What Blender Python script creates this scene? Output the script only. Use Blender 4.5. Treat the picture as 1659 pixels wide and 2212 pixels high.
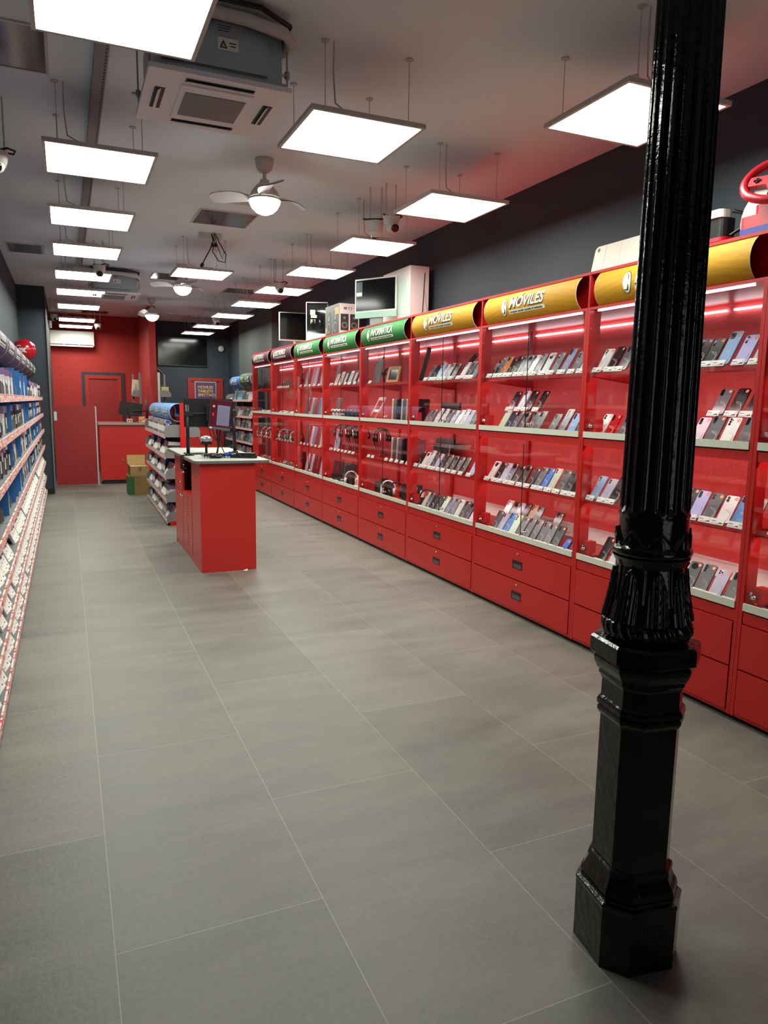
import bpy, bmesh, math, random
from mathutils import Vector, Matrix
random.seed(7)
PI = math.pi
sc = bpy.context.scene
for o in list(bpy.data.objects): bpy.data.objects.remove(o)

# ------------------------------------------------------------ camera, world, exposure
EXPOSURE = 0.0
PANEL_W = 24.0        # emission of the ceiling panels
LED_W = 12.0
sc.view_settings.view_transform = 'Standard'
sc.view_settings.look = 'None'
sc.view_settings.gamma = 1.0
sc.view_settings.use_curve_mapping = False
sc.view_settings.exposure = EXPOSURE
FPX, YAW, PITCH, ROLL = 1554.8, 0.414323, 0.149497, 0.015167
CAMZ = 1.5
def cam_axes():
    f = Vector((math.sin(YAW)*math.cos(PITCH), math.cos(YAW)*math.cos(PITCH), -math.sin(PITCH)))
    rt = Vector((math.cos(YAW), -math.sin(YAW), 0)); up = rt.cross(f)
    r2 = math.cos(ROLL)*rt + math.sin(ROLL)*up
    u2 = -math.sin(ROLL)*rt + math.cos(ROLL)*up
    return r2, u2, f
R_, U_, F_ = cam_axes()
cd = bpy.data.cameras.new('camera'); cam = bpy.data.objects.new('camera', cd)
sc.collection.objects.link(cam)
cd.sensor_fit = 'VERTICAL'; cd.sensor_height = 36.0; cd.lens = FPX/2212*36.0
cd.clip_start = 0.05; cd.clip_end = 60
cam.matrix_world = Matrix(((R_.x, U_.x, -F_.x, 0), (R_.y, U_.y, -F_.y, 0), (R_.z, U_.z, -F_.z, CAMZ), (0, 0, 0, 1)))
sc.camera = cam
def pix(p):
    d = Vector(p) - Vector((0, 0, CAMZ)); z = d.dot(F_)
    if z < .05: return None
    return 829.5 + FPX*d.dot(R_)/z, 1106 - FPX*d.dot(U_)/z, z
w = bpy.data.worlds.new('world'); sc.world = w; w.use_nodes = True
w.node_tree.nodes['Background'].inputs[0].default_value = (.8, .9, 1, 1)
w.node_tree.nodes['Background'].inputs[1].default_value = 1.0
try:
    sc.cycles.use_denoising = True
    sc.cycles.max_bounces = 10; sc.cycles.diffuse_bounces = 5; sc.cycles.glossy_bounces = 4
    sc.cycles.transparent_max_bounces = 24; sc.cycles.transmission_bounces = 6
    sc.cycles.caustics_reflective = False; sc.cycles.caustics_refractive = False
    sc.cycles.sample_clamp_indirect = 6.0
except Exception: pass

# ------------------------------------------------------------ materials
def lin(c):
    return tuple((v/12.92 if v <= .04045 else ((v+.055)/1.055)**2.4) for v in [x/255 for x in c])
MC = {}
def mat(name, rgb, rough=.5, metal=0, spec=.5, noise=0, nscale=30, bump=0, emit=0, coat=0):
    if name in MC: return MC[name]
    m = bpy.data.materials.new(name); m.use_nodes = True; nt = m.node_tree
    b = nt.nodes['Principled BSDF']; c = lin(rgb)
    b.inputs['Base Color'].default_value = (*c, 1); b.inputs['Roughness'].default_value = rough
    b.inputs['Metallic'].default_value = metal; b.inputs['Specular IOR Level'].default_value = spec
    if coat: b.inputs['Coat Weight'].default_value = coat; b.inputs['Coat Roughness'].default_value = .06
    if emit:
        b.inputs['Emission Color'].default_value = (*c, 1); b.inputs['Emission Strength'].default_value = emit
    if noise or bump:
        tc = nt.nodes.new('ShaderNodeTexCoord'); n = nt.nodes.new('ShaderNodeTexNoise')
        n.inputs['Scale'].default_value = nscale; n.inputs['Detail'].default_value = 4
        nt.links.new(tc.outputs['Object'], n.inputs['Vector'])
        if noise:
            r = nt.nodes.new('ShaderNodeMix'); r.data_type = 'RGBA'
            r.inputs['A'].default_value = (*[v*(1-noise) for v in c], 1)
            r.inputs['B'].default_value = (*[min(1, v*(1+noise)) for v in c], 1)
            nt.links.new(n.outputs['Fac'], r.inputs['Factor']); nt.links.new(r.outputs['Result'], b.inputs['Base Color'])
        if bump:
            bp = nt.nodes.new('ShaderNodeBump'); bp.inputs['Strength'].default_value = bump
            bp.inputs['Distance'].default_value = .004
            nt.links.new(n.outputs['Fac'], bp.inputs['Height']); nt.links.new(bp.outputs['Normal'], b.inputs['Normal'])
    MC[name] = m; return m
def glass_mat(name, tint=(1, 1, 1), base=.04, rough=.02):
    if name in MC: return MC[name]
    m = bpy.data.materials.new(name); m.use_nodes = True; nt = m.node_tree; nt.nodes.clear()
    out = nt.nodes.new('ShaderNodeOutputMaterial'); mx = nt.nodes.new('ShaderNodeMixShader')
    tr = nt.nodes.new('ShaderNodeBsdfTransparent'); gl = nt.nodes.new('ShaderNodeBsdfGlossy'); lw = nt.nodes.new('ShaderNodeLayerWeight')
    pw = nt.nodes.new('ShaderNodeMath'); pw.operation = 'POWER'; pw.inputs[1].default_value = 5
    ad = nt.nodes.new('ShaderNodeMath'); ad.operation = 'MULTIPLY_ADD'; ad.inputs[1].default_value = 1-base; ad.inputs[2].default_value = base
    tr.inputs[0].default_value = (*tint, 1); gl.inputs['Roughness'].default_value = rough
    nt.links.new(lw.outputs['Facing'], pw.inputs[0]); nt.links.new(pw.outputs[0], ad.inputs[0]); nt.links.new(ad.outputs[0], mx.inputs[0])
    nt.links.new(tr.outputs[0], mx.inputs[1]); nt.links.new(gl.outputs[0], mx.inputs[2]); nt.links.new(mx.outputs[0], out.inputs[0])
    MC[name] = m; return m
def emis(name, rgb, s):
    if name in MC: return MC[name]
    m = bpy.data.materials.new(name); m.use_nodes = True; nt = m.node_tree; nt.nodes.clear()
    out = nt.nodes.new('ShaderNodeOutputMaterial'); e = nt.nodes.new('ShaderNodeEmission')
    e.inputs[0].default_value = (*rgb, 1); e.inputs[1].default_value = s
    nt.links.new(e.outputs[0], out.inputs[0]); MC[name] = m; return m

RED = mat('red_enamel', (186, 26, 22), .38, noise=.04, nscale=8)
REDW = mat('red_back_panel', (214, 66, 64), .55, bump=.5, nscale=160)
REDWALL = mat('red_wall_paint', (176, 46, 40), .75, bump=.1, nscale=60)
BLKWALL = mat('black_wall_paint', (50, 58, 67), .7, bump=.1, nscale=60)
GRYWALL = mat('slate_pilaster', (74, 79, 80), .7)  # paler grey than the black walls
BLACK = mat('black_plastic', (16, 16, 18), .4)
BLKM = mat('black_metal', (20, 20, 22), .45)
IRON = mat('gloss_black_iron', (4, 4, 5), .12, spec=.5, bump=.45, nscale=42)
WHITE = mat('white_plastic', (222, 220, 214), .45)
ACW = mat('ac_white', (244, 244, 246), .5)
OFFW = mat('off_white_enamel', (206, 202, 196), .5)
ALU = mat('aluminium', (176, 178, 174), .35, metal=.7)
CHROME = mat('chrome', (215, 215, 215), .12, metal=1)
GREY = mat('grey_divider_plastic', (122, 122, 122), .55)
GREYM = mat('grey_shelf_metal', (104, 106, 108), .5)
GLASS = glass_mat('door_glass')
ACR = glass_mat('clear_acrylic', (.97, .97, .97), .06, .05)
PAPER = mat('white_card', (238, 236, 230), .6)
INK = mat('ink', (60, 60, 62), .7)
ORNG = mat('orange_sticker', (236, 120, 70), .5)
CARD = mat('brown_cardboard', (160, 128, 86), .85, noise=.08, nscale=12)
GALV = mat('galvanised_steel', (168, 178, 184), .45, metal=.5, noise=.06, nscale=6)
PANEL = emis('panel_diffuser', (.95, 1, .89), PANEL_W)
LED = emis('led_tube', (.9, .95, 1), LED_W)
GLOBE = emis('fan_globe_light', (.96, .98, 1), 18.0)

# ------------------------------------------------------------ mesh helpers
class MB:
    def __init__(s): s.v = []; s.f = []; s.m = []; s.sm = []
    def add(s, vs, fs, mi=0, M=None, smooth=False):
        o = len(s.v)
        for p in vs:
            s.v.append(tuple(M @ Vector(p)) if M is not None else tuple(p))
        for f in fs: s.f.append([i+o for i in f]); s.m.append(mi); s.sm.append(smooth)
        return s
    def box(s, x0, x1, y0, y1, z0, z1, mi=0, M=None):
        return s.add([(x0,y0,z0),(x1,y0,z0),(x1,y1,z0),(x0,y1,z0),(x0,y0,z1),(x1,y0,z1),(x1,y1,z1),(x0,y1,z1)],
            [(0,3,2,1),(4,5,6,7),(0,1,5,4),(1,2,6,5),(2,3,7,6),(3,0,4,7)], mi, M)
    def prism(s, poly, z0, z1, mi=0, M=None, smooth=False):   # polygon in xy, extruded in z
        n = len(poly)
        s.add([(p[0],p[1],z0) for p in poly]+[(p[0],p[1],z1) for p in poly],
            [tuple(range(n-1,-1,-1)), tuple(range(n,2*n))], mi, M)
        o = len(s.v)-2*n
        for i in range(n):
            j = (i+1) % n; s.f.append([o+i,o+j,o+n+j,o+n+i]); s.m.append(mi); s.sm.append(smooth)
        return s
    def cyl(s, a, b, r, r2=None, n=12, mi=0, caps=True, M=None):
        a = Vector(a); b = Vector(b); r2 = r if r2 is None else r2
        d = (b-a).normalized(); x = d.orthogonal().normalized(); y = d.cross(x)
        vs = []
        for c, rr in ((a, r), (b, r2)):
            for i in range(n):
                t = 2*PI*i/n; vs.append(tuple(c+x*rr*math.cos(t)+y*rr*math.sin(t)))
        o = len(s.v); s.add(vs, [], mi, M)
        for i in range(n):
            j = (i+1) % n; s.f.append([o+i,o+j,o+n+j,o+n+i]); s.m.append(mi); s.sm.append(True)
        if caps:
            s.f.append([o+i for i in range(n-1,-1,-1)]); s.m.append(mi); s.sm.append(False)
            s.f.append([o+n+i for i in range(n)]); s.m.append(mi); s.sm.append(False)
        return s
    def tube(s, pts, r, n=6, mi=0, M=None):
        pts = [Vector(p) for p in pts]; rings = []; prev = None
        o = len(s.v); vs = []
        for k, p in enumerate(pts):
            d = (pts[min(k+1,len(pts)-1)]-pts[max(k-1,0)]).normalized()
            if prev is None: x = d.orthogonal().normalized()
            else: x = (prev-d*prev.dot(d)).normalized()
            prev = x; y = d.cross(x)
            for i in range(n):
                t = 2*PI*i/n; vs.append(tuple(p+x*r*math.cos(t)+y*r*math.sin(t)))
        s.add(vs, [], mi, M)
        for k in range(len(pts)-1):
            for i in range(n):
                j = (i+1) % n; s.f.append([o+k*n+i,o+k*n+j,o+(k+1)*n+j,o+(k+1)*n+i]); s.m.append(mi); s.sm.append(True)
        return s
    def lathe(s, prof, n=24, mi=0, M=None, a0=0, a1=2*PI, closed=True):
        o = len(s.v); vs = []; k = n if closed else n+1
        for r, z in prof:
            for i in range(k):
                t = a0+(a1-a0)*i/n; vs.append((r*math.cos(t), r*math.sin(t), z))
        s.add(vs, [], mi, M)
        for a in range(len(prof)-1):
            for i in range(n):
                j = (i+1) % k
                s.f.append([o+a*k+i,o+a*k+j,o+(a+1)*k+j,o+(a+1)*k+i]); s.m.append(mi); s.sm.append(True)
        return s
    def sphere(s, c, r, n=16, mi=0, M=None, sq=(1,1,1)):
        T = Matrix.Translation(c) @ Matrix.Diagonal((*sq, 1))
        if M is not None: T = M @ T
        return s.lathe([(max(1e-4, r*math.sin(PI*i/(n//2))), -r*math.cos(PI*i/(n//2))) for i in range(n//2+1)], n, mi, T)
    def grid(s, fn, nu, nv, mi=0, wrap=False, M=None):
        o = len(s.v); k = nu if wrap else nu+1
        s.add([fn(i/nu, j/nv) for j in range(nv+1) for i in range(k)], [], mi, M)
        for j in range(nv):
            for i in range(nu):
                i2 = (i+1) % k; s.f.append([o+j*k+i,o+j*k+i2,o+(j+1)*k+i2,o+(j+1)*k+i]); s.m.append(mi); s.sm.append(True)
        return s
    def mesh(s, name, mats):
        me = bpy.data.meshes.new(name); me.from_pydata(s.v, [], s.f)
        for m in mats: me.materials.append(m)
        me.polygons.foreach_set('material_index', s.m); me.polygons.foreach_set('use_smooth', s.sm)
        me.update(); return me
col = sc.collection
def ob(name, me, parent=None, loc=None, rot=None, label=None):
    o = bpy.data.objects.new(name, me); col.objects.link(o)
    if parent is not None: o.parent = parent
    if loc is not None: o.location = loc
    if rot is not None: o.rotation_euler = rot
    if label: o['label'] = label
    return o
def part(name, mb, mats, parent, loc=None, rot=None, label=None):
    if not isinstance(mats, (list, tuple)): mats = [mats]
    return ob(name, mb.mesh(name, mats) if isinstance(mb, MB) else mb, parent, loc, rot, label)
def thing(name, label, cat, loc=(0,0,0), rot=(0,0,0), group=None):
    o = bpy.data.objects.new(name, None); col.objects.link(o)
    o.empty_display_size = .05; o.location = loc; o.rotation_euler = rot
    o['label'] = label; o['category'] = cat
    if group: o['group'] = group
    return o
def tag(o, label, cat, group=None, kind=None):
    o['label'] = label; o['category'] = cat
    if group: o['group'] = group
    if kind: o['kind'] = kind
    return o
def struct(name, mb, mats):
    o = part(name, mb, mats, None); o['kind'] = 'structure'; return o
def copy_tree(o, parent=None):
    c = o.copy(); col.objects.link(c); c.parent = parent
    for ch in [x for x in KIDS.get(o.name, [])]: copy_tree(ch, c)
    return c
KIDS = {}
def index_kids():
    KIDS.clear()
    for o in bpy.data.objects:
        if o.parent: KIDS.setdefault(o.parent.name, []).append(o)
def rrect(w, h, r, seg=3):
    p = []
    for cx, cy, a in ((w/2-r, h/2-r, 0), (-w/2+r, h/2-r, 90), (-w/2+r, -h/2+r, 180), (w/2-r, -h/2+r, 270)):
        for i in range(seg+1):
            t = math.radians(a+90*i/seg); p.append((cx+r*math.cos(t), cy+r*math.sin(t)))
    return p
_ones = ['', 'first','second','third','fourth','fifth','sixth','seventh','eighth','ninth','tenth','eleventh','twelfth','thirteenth','fourteenth','fifteenth','sixteenth','seventeenth','eighteenth','nineteenth']
_tens = {20:('twentieth','twenty'),30:('thirtieth','thirty'),40:('fortieth','forty'),50:('fiftieth','fifty'),60:('sixtieth','sixty'),70:('seventieth','seventy'),80:('eightieth','eighty'),90:('ninetieth','ninety')}
def nth(n):
    if n < 20: return _ones[n]
    t = n//10*10
    if n == t: return _tens[t][0]
    return _tens[t][1]+'-'+_ones[n-t]
# lettering: flat mesh in (u, v), later mapped on a surface
TX = {}
def text_mesh(s, size, offset=0.0, shear=0.0, align='LEFT'):
    key = (s, size, offset, shear, align)
    if key in TX: return TX[key]
    cu = bpy.data.curves.new('lettering', 'FONT'); cu.body = s; cu.size = size; cu.offset = offset; cu.shear = shear
    cu.align_x = align; cu.resolution_u = 3
    o = bpy.data.objects.new('lettering', cu); col.objects.link(o)
    bpy.context.view_layer.update()
    me = bpy.data.meshes.new_from_object(o.evaluated_get(bpy.context.evaluated_depsgraph_get()))
    bm = bmesh.new(); bm.from_mesh(me)
    k = -.2
    while k < .9:      # cut across so that letters can follow a curved board
        bmesh.ops.bisect_plane(bm, geom=bm.verts[:]+bm.edges[:]+bm.faces[:], plane_co=(0, k*size, 0), plane_no=(0, 1, 0)); k += .11
    bm.to_mesh(me); bm.free()
    vs = [tuple(v.co) for v in me.vertices]; fs = [tuple(p.vertices) for p in me.polygons]
    bpy.data.objects.remove(o); bpy.data.meshes.remove(me); bpy.data.curves.remove(cu)
    wd = max([v[0] for v in vs])-min([v[0] for v in vs]) if vs else 0
    TX[key] = (vs, fs, wd); return TX[key]
def put_text(mb, s, size, fn, mi=0, offset=0, shear=0, align='LEFT', width=None):
    vs, fs, wd = text_mesh(s, size, offset, shear, align)
    k = 1 if not width else width/wd
    mb.add([fn(v[0]*k, v[1]) for v in vs], fs, mi)
# ------------------------------------------------------------ the room
CEIL = 3.19; XR = 3.40; XL = -0.61
def floor_mat():
    m = bpy.data.materials.new('slate_floor_tiles'); m.use_nodes = True; nt = m.node_tree; b = nt.nodes['Principled BSDF']
    N = nt.nodes.new; L = nt.links.new
    tc = N('ShaderNodeTexCoord'); sp = N('ShaderNodeSeparateXYZ'); L(tc.outputs['Object'], sp.inputs[0])
    def mth(op, a, bb=None, c=None):
        n = N('ShaderNodeMath'); n.operation = op
        for i, v in enumerate((a, bb, c)):
            if v is None: continue
            if isinstance(v, (int, float)): n.inputs[i].default_value = v
            else: L(v, n.inputs[i])
        return n.outputs[0]
    v = mth('DIVIDE', mth('SUBTRACT', sp.outputs['X'], .055), .597)
    row = mth('FLOOR', v); odd = mth('FLOORED_MODULO', row, 2)
    u = mth('ADD', mth('DIVIDE', mth('SUBTRACT', sp.outputs['Y'], 1.902), 1.2), mth('MULTIPLY', odd, .5))
    fu = mth('FRACT', u); fv = mth('FRACT', v)
    du = mth('MULTIPLY', mth('MINIMUM', fu, mth('SUBTRACT', 1, fu)), 1.2)
    dv = mth('MULTIPLY', mth('MINIMUM', fv, mth('SUBTRACT', 1, fv)), .597)
    line = mth('LESS_THAN', mth('MINIMUM', du, dv), .0013)
    cmb = N('ShaderNodeCombineXYZ'); L(row, cmb.inputs[0]); L(mth('FLOOR', u), cmb.inputs[1])
    wn = N('ShaderNodeTexWhiteNoise'); L(cmb.outputs[0], wn.inputs['Vector'])
    n1 = N('ShaderNodeTexNoise'); n1.inputs['Scale'].default_value = 1.6; n1.inputs['Detail'].default_value = 7; n1.inputs['Roughness'].default_value = .62
    n2 = N('ShaderNodeTexNoise'); n2.inputs['Scale'].default_value = 55; n2.inputs['Detail'].default_value = 5
    mp = N('ShaderNodeMapping'); mp.inputs['Scale'].default_value = (1, 3.0, 1)
    L(tc.outputs['Object'], mp.inputs[0]); L(mp.outputs[0], n1.inputs['Vector']); L(tc.outputs['Object'], n2.inputs['Vector'])
    n3 = N('ShaderNodeTexNoise'); n3.inputs['Scale'].default_value = 4.5; n3.inputs['Detail'].default_value = 9; n3.inputs['Roughness'].default_value = .75
    L(mp.outputs[0], n3.inputs['Vector'])
    cr = N('ShaderNodeValToRGB'); cr.color_ramp.elements[0].color = (*lin((90, 87, 81)), 1); cr.color_ramp.elements[1].color = (*lin((126, 121, 112)), 1)
    cr.color_ramp.elements[0].position = .32; cr.color_ramp.elements[1].position = .68
    f = mth('ADD', mth('MULTIPLY', n1.outputs['Fac'], .62), mth('ADD', mth('MULTIPLY', n2.outputs['Fac'], .2), mth('MULTIPLY', wn.outputs[0], .14)))
    L(f, cr.inputs[0])
    scr = N('ShaderNodeMix'); scr.data_type = 'RGBA'; scr.inputs['B'].default_value = (*lin((172, 170, 162)), 1)
    L(cr.outputs[0], scr.inputs['A']); L(mth('MULTIPLY', mth('GREATER_THAN', n3.outputs['Fac'], .70), .35), scr.inputs['Factor'])
    mx = N('ShaderNodeMix'); mx.data_type = 'RGBA'; mx.inputs['B'].default_value = (*lin((158, 156, 146)), 1)
    L(scr.outputs['Result'], mx.inputs['A']); L(mth('MULTIPLY', line, .75), mx.inputs['Factor'])
    L(mx.outputs['Result'], b.inputs['Base Color'])
    rr = N('ShaderNodeMapRange'); rr.inputs['To Min'].default_value = .40; rr.inputs['To Max'].default_value = .56
    L(n1.outputs['Fac'], rr.inputs[0]); L(rr.outputs[0], b.inputs['Roughness']); b.inputs['Specular IOR Level'].default_value = .5
    bp = N('ShaderNodeBump'); bp.inputs['Strength'].default_value = .25; bp.inputs['Distance'].default_value = .003
    L(mth('SUBTRACT', n2.outputs['Fac'], mth('MULTIPLY', line, .6)), bp.inputs['Height']); L(bp.outputs['Normal'], b.inputs['Normal'])
    return m
FLOORM = floor_mat()
CEILM = mat('ceiling_paint', (232, 247, 254), .85, bump=.08, nscale=90)
struct('floor', MB().box(XL-.2, XR+.2, -4, 17, -.1, 0), FLOORM)
struct('ceiling', MB().box(XL-.2, XR+.2, -4, 17, CEIL, CEIL+.1), CEILM)
struct('wall_right', MB().box(XR, XR+.15, -4, 17, 0, CEIL), BLKWALL)
struct('wall_left', MB().box(XL-.15, XL, -4, 12.5, 0, CEIL), BLKWALL)
struct('wall_left_return', MB().box(XL-.15, -.225, 12.5, 16.3, 0, CEIL), BLKWALL)
struct('trim_1', MB().box(-.225, -.205, 12.47, 12.56, 0, CEIL-.3), mat('grey_trim', (120, 112, 108), .5))
struct('wall_back', MB().box(1.44, XR, 16.5, 16.65, 0, CEIL), BLKWALL)
struct('wall_back_red', MB().box(-.3, 1.44, 16.2, 16.65, 0, CEIL), REDWALL)
struct('wall_partition', MB().box(1.44, 1.56, 14.05, 16.5, 0, CEIL), REDWALL)
struct('wall_pilaster', MB().box(3.28, XR, 12.35, 14.9, 0, CEIL), GRYWALL)
wf = MB().box(XL, .2, -4.1, -4, 0, CEIL).box(2.6, XR, -4.1, -4, 0, CEIL).box(.2, 2.6, -4.1, -4, 2.6, CEIL)
struct('wall_front', wf, BLKWALL)
wn_ = struct('window_1', MB().box(.2, 2.6, -4.06, -4.04, 0, 2.6), GLASS)
struct('baseboard_left', MB().box(-.61, -.225, 12.485, 12.5, 0, .08), BLKM)
# back room doors
def door(n, x0, x1, y, z1, fr, leaf, out=None):
    t = MB().box(x0, x0+.07, y-.04, y, 0, z1).box(x1-.07, x1, y-.04, y, 0, z1).box(x0+.07, x1-.07, y-.04, y, z1-.07, z1)
    d = struct('door_%d' % n, MB().box(x0+.07, x1-.07, y-.015, y, 0, z1-.07), leaf)
    part('door_frame', t, fr, d)
    if out:
        part('door_surround', MB().box(x0-.06, x0, y-.03, y, 0, z1+.06).box(x1, x1+.06, y-.03, y, 0, z1+.06).box(x0, x1, y-.03, y, z1, z1+.06), out, d)
    part('door_handle', MB().cyl((x1-.14, y-.06, 1.0), (x1-.14, y, 1.0), .011).cyl((x1-.14, y-.06, 1.0), (x1-.25, y-.06, 1.0), .009), CHROME, d)
REDDOOR = mat('red_door_paint', (160, 36, 34), .55)
door(1, .38, 1.08, 16.2, 1.99, REDWALL, REDDOOR, BLKWALL)
door(2, 2.48, 3.25, 16.5, 2.0, REDDOOR, REDDOOR)

# ------------------------------------------------------------ ceiling panel lights
ps = MB().box(-.3, .3, -.3, .3, 2.874, 2.888)
ps.box(-.3, -.283, -.3, .3, 2.866, 2.874).box(.283, .3, -.3, .3, 2.866, 2.874).box(-.283, .283, -.3, -.283, 2.866, 2.874).box(-.283, .283, .283, .3, 2.866, 2.874)
FRAME_ME = ps.mesh('frame', [OFFW])
DIFF_ME = MB().add([(-.283,-.283,2.872),(.283,-.283,2.872),(.283,.283,2.872),(-.283,.283,2.872)], [(0,3,2,1)]).mesh('diffuser', [PANEL])
ROD_ME = MB().cyl((0, 0, 2.888), (0, 0, CEIL), .0022, n=5).cyl((0, 0, CEIL-.006), (0, 0, CEIL), .02, n=10).box(-.03, .03, -.012, .012, 2.888, 2.893).mesh('suspension_rod', [OFFW])
cbm = MB().tube([(-.18, -.27, CEIL), (-.182, -.27, 3.05), (-.17, -.265, 2.92), (-.10, -.24, 2.895), (0, -.2, 2.9)], .004).box(-.03, .09, -.23, -.17, 2.888, 2.908)
CAB_ME = cbm.mesh('power_cable', [mat('white_cable', (190, 188, 184), .5)])
left_y = [2.93, 4.80, 6.24, 7.60, 9.08, 10.5, 12.1, 14.1, 15.35]
right_y = [2.90, 4.72, 6.16, 7.60, 9.04, 10.48, 12.05, 13.95, 15.45]
def panel(x, y, label, group):
    t = thing('ceiling_panel_light', label, 'ceiling light', (x, y, 0), (0, 0, 0), group)
    for n, me in (('frame', FRAME_ME), ('diffuser', DIFF_ME), ('power_cable', CAB_ME)): ob(n, me, t)
    for sx in (-.22, .22):
        for sy in (-.26, .26): ob('suspension_rod', ROD_ME, t, (sx, sy, 0))
for i, y in enumerate(left_y):
    panel(.245, y, 'square glowing panel light on rods, %s of the left row from the front' % nth(i+1), 'left row of panel lights')
for i, y in enumerate(right_y):
    panel(2.545, y, 'square glowing panel light on rods, %s of the right row from the front' % nth(i+1), 'right row of panel lights')
panel(1.42, 3.76, 'large square panel light in the middle, between front fan and ceiling unit', 'middle panel lights')
panel(1.42, 8.3, 'square panel light in the middle of the ceiling just before the second fan', 'middle panel lights')
for x, y in ():
    panel(x, y, 'square glowing panel light hung near the shop entrance, out of the picture', 'panel lights near the entrance')

# ------------------------------------------------------------ ceiling air conditioners
def cassette(x, y, label, name='ceiling_air_conditioner'):
    t = thing(name, label, 'air conditioner', (x, y, 0))
    b = MB().box(-.27, .27, -.27, .27, 2.90, 3.14).box(-.285, .285, -.285, .285, 2.893, 2.915)
    b.box(-.25, .2, -.29, -.27, 2.93, 3.12)
    part('casing', b, GALV, t)
    f = MB()
    f.prism(rrect(.62, .62, .012), 2.872, 2.893, 0)
    f.box(-.16, .16, -.20, .20, 2.864, 2.872)
    part('face_panel', f, ACW, t)
    part('intake_grille', MB().box(-.135, .135, -.135, .135, 2.860, 2.866), mat('grey_mesh_grille', (150, 148, 150), .7, bump=1.0, nscale=400), t)
    for k, (cx, cy, w_, d_) in enumerate(((0, -.243, .3, .035), (0, .243, .3, .035), (-.243, 0, .045, .24), (.243, 0, .045, .24))):
        s = part('air_outlet', MB().box(cx-w_/2, cx+w_/2, cy-d_/2, cy+d_/2, 2.8695, 2.8725), mat('dark_outlet', (52, 58, 64), .6), t)
        if w_ > d_: fl = MB().box(-w_/2+.005, w_/2-.005, -.013, .013, -.0012, .0012, M=Matrix.Translation((cx, cy, 2.866)) @ Matrix.Rotation(.5, 4, 'X'))
        else: fl = MB().box(-.013, .013, -d_/2+.005, d_/2-.005, -.0012, .0012, M=Matrix.Translation((cx, cy, 2.866)) @ Matrix.Rotation(-.7, 4, 'Y'))
        part('flap', fl, WHITE, s)
    for sx in (-1, 1):
        for sy in (-1, 1):
            r = MB(); r.cyl((sx*.3, sy*.25, 2.92), (sx*.3, sy*.25, CEIL), .004, n=6).box(sx*.3-.03, sx*.3+.005, sy*.25-.012, sy*.25+.012, 2.96, 2.965).cyl((sx*.3, sy*.25, 2.95), (sx*.3, sy*.25, 2.98), .012, n=6)
            part('hanger_rod', r, GALV, t)
    p = MB().tube([(-.5, -.33, 3.15), (-.2, -.33, 3.13), (.1, -.34, 3.12), (.27, -.33, 3.10), (.31, -.28, 3.09), (.30, -.2, 3.085), (.27, -.16, 3.085)], .026, 10)
    part('insulated_pipe', p, mat('pipe_lagging', (205, 200, 196), .8), t)
    part('drain_pipe', MB().tube([(-.3, -.36, 3.17), (.15, -.37, 3.165), (.3, -.3, 3.15), (.3, -.1, 3.12)], .012, 8), BLACK, t)
    part('cable_gland', MB().cyl((.27, -.08, 3.04), (.285, -.08, 3.04), .045, n=14).cyl((.27, -.12, 2.97), (.28, -.05, 2.96), .018), BLKM, t)
    st = MB().box(-.02, .07, -.2925, -.2905, 3.0, 3.05, 0)
    st.add([(-.012, -.2935, 3.008), (.022, -.2935, 3.008), (.005, -.2935, 3.042)], [(0, 1, 2)], 1)
    st.add([(-.004, -.294, 3.012), (.014, -.294, 3.012), (.005, -.294, 3.03)], [(0, 1, 2)], 2)
    st.box(.03, .06, -.2935, -.2926, 3.03, 3.034, 1).box(.035, .058, -.2935, -.2926, 3.018, 3.022, 1)
    part('warning_sticker', st, [PAPER, BLACK, mat('sticker_yellow', (226, 200, 90), .6)], t, label='white sticker with black warning triangle')
    part('rating_sticker', MB().box(-.025, .075, -.2925, -.2905, 3.058, 3.11, 0).box(-.018, .04, -.2935, -.2925, 3.095, 3.098, 1).box(-.018, .035, -.2935, -.2925, 3.085, 3.088, 1).box(-.018, .03, -.2935, -.2925, 3.075, 3.078, 1), [mat('silver_label', (168, 172, 174), .5), INK], t)
cassette(.69, 3.67, 'white square ceiling air conditioner with grey metal body, beside front left panel light')
cassette(.66, 10.62, 'ceiling air conditioner farther back, behind the sixth panel light of the left row')

# wall split unit
t = thing('wall_air_conditioner', 'white split air conditioner mounted high on the red back wall', 'air conditioner', (.16, 16.2, 0))
part('casing', MB().prism([(-.43, 0), (.43, 0), (.43, -.16), (.42, -.2), (-.42, -.2), (-.43, -.16)], 2.56, 2.84), WHITE, t)
part('louvre', MB().box(-.4, .4, -.205, -.17, 2.535, 2.56), WHITE, t)
part('air_slot', MB().box(-.4, -.15, -.203, -.198, 2.565, 2.58).box(-.13, .13, -.203, -.198, 2.565, 2.58).box(.15, .4, -.203, -.198, 2.565, 2.58), mat('dark_slot', (50, 50, 52), .6), t)
part('display_strip', MB().box(-.2, .35, -.2035, -.199, 2.72, 2.76), mat('glossy_white', (235, 235, 232), .15), t)

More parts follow.
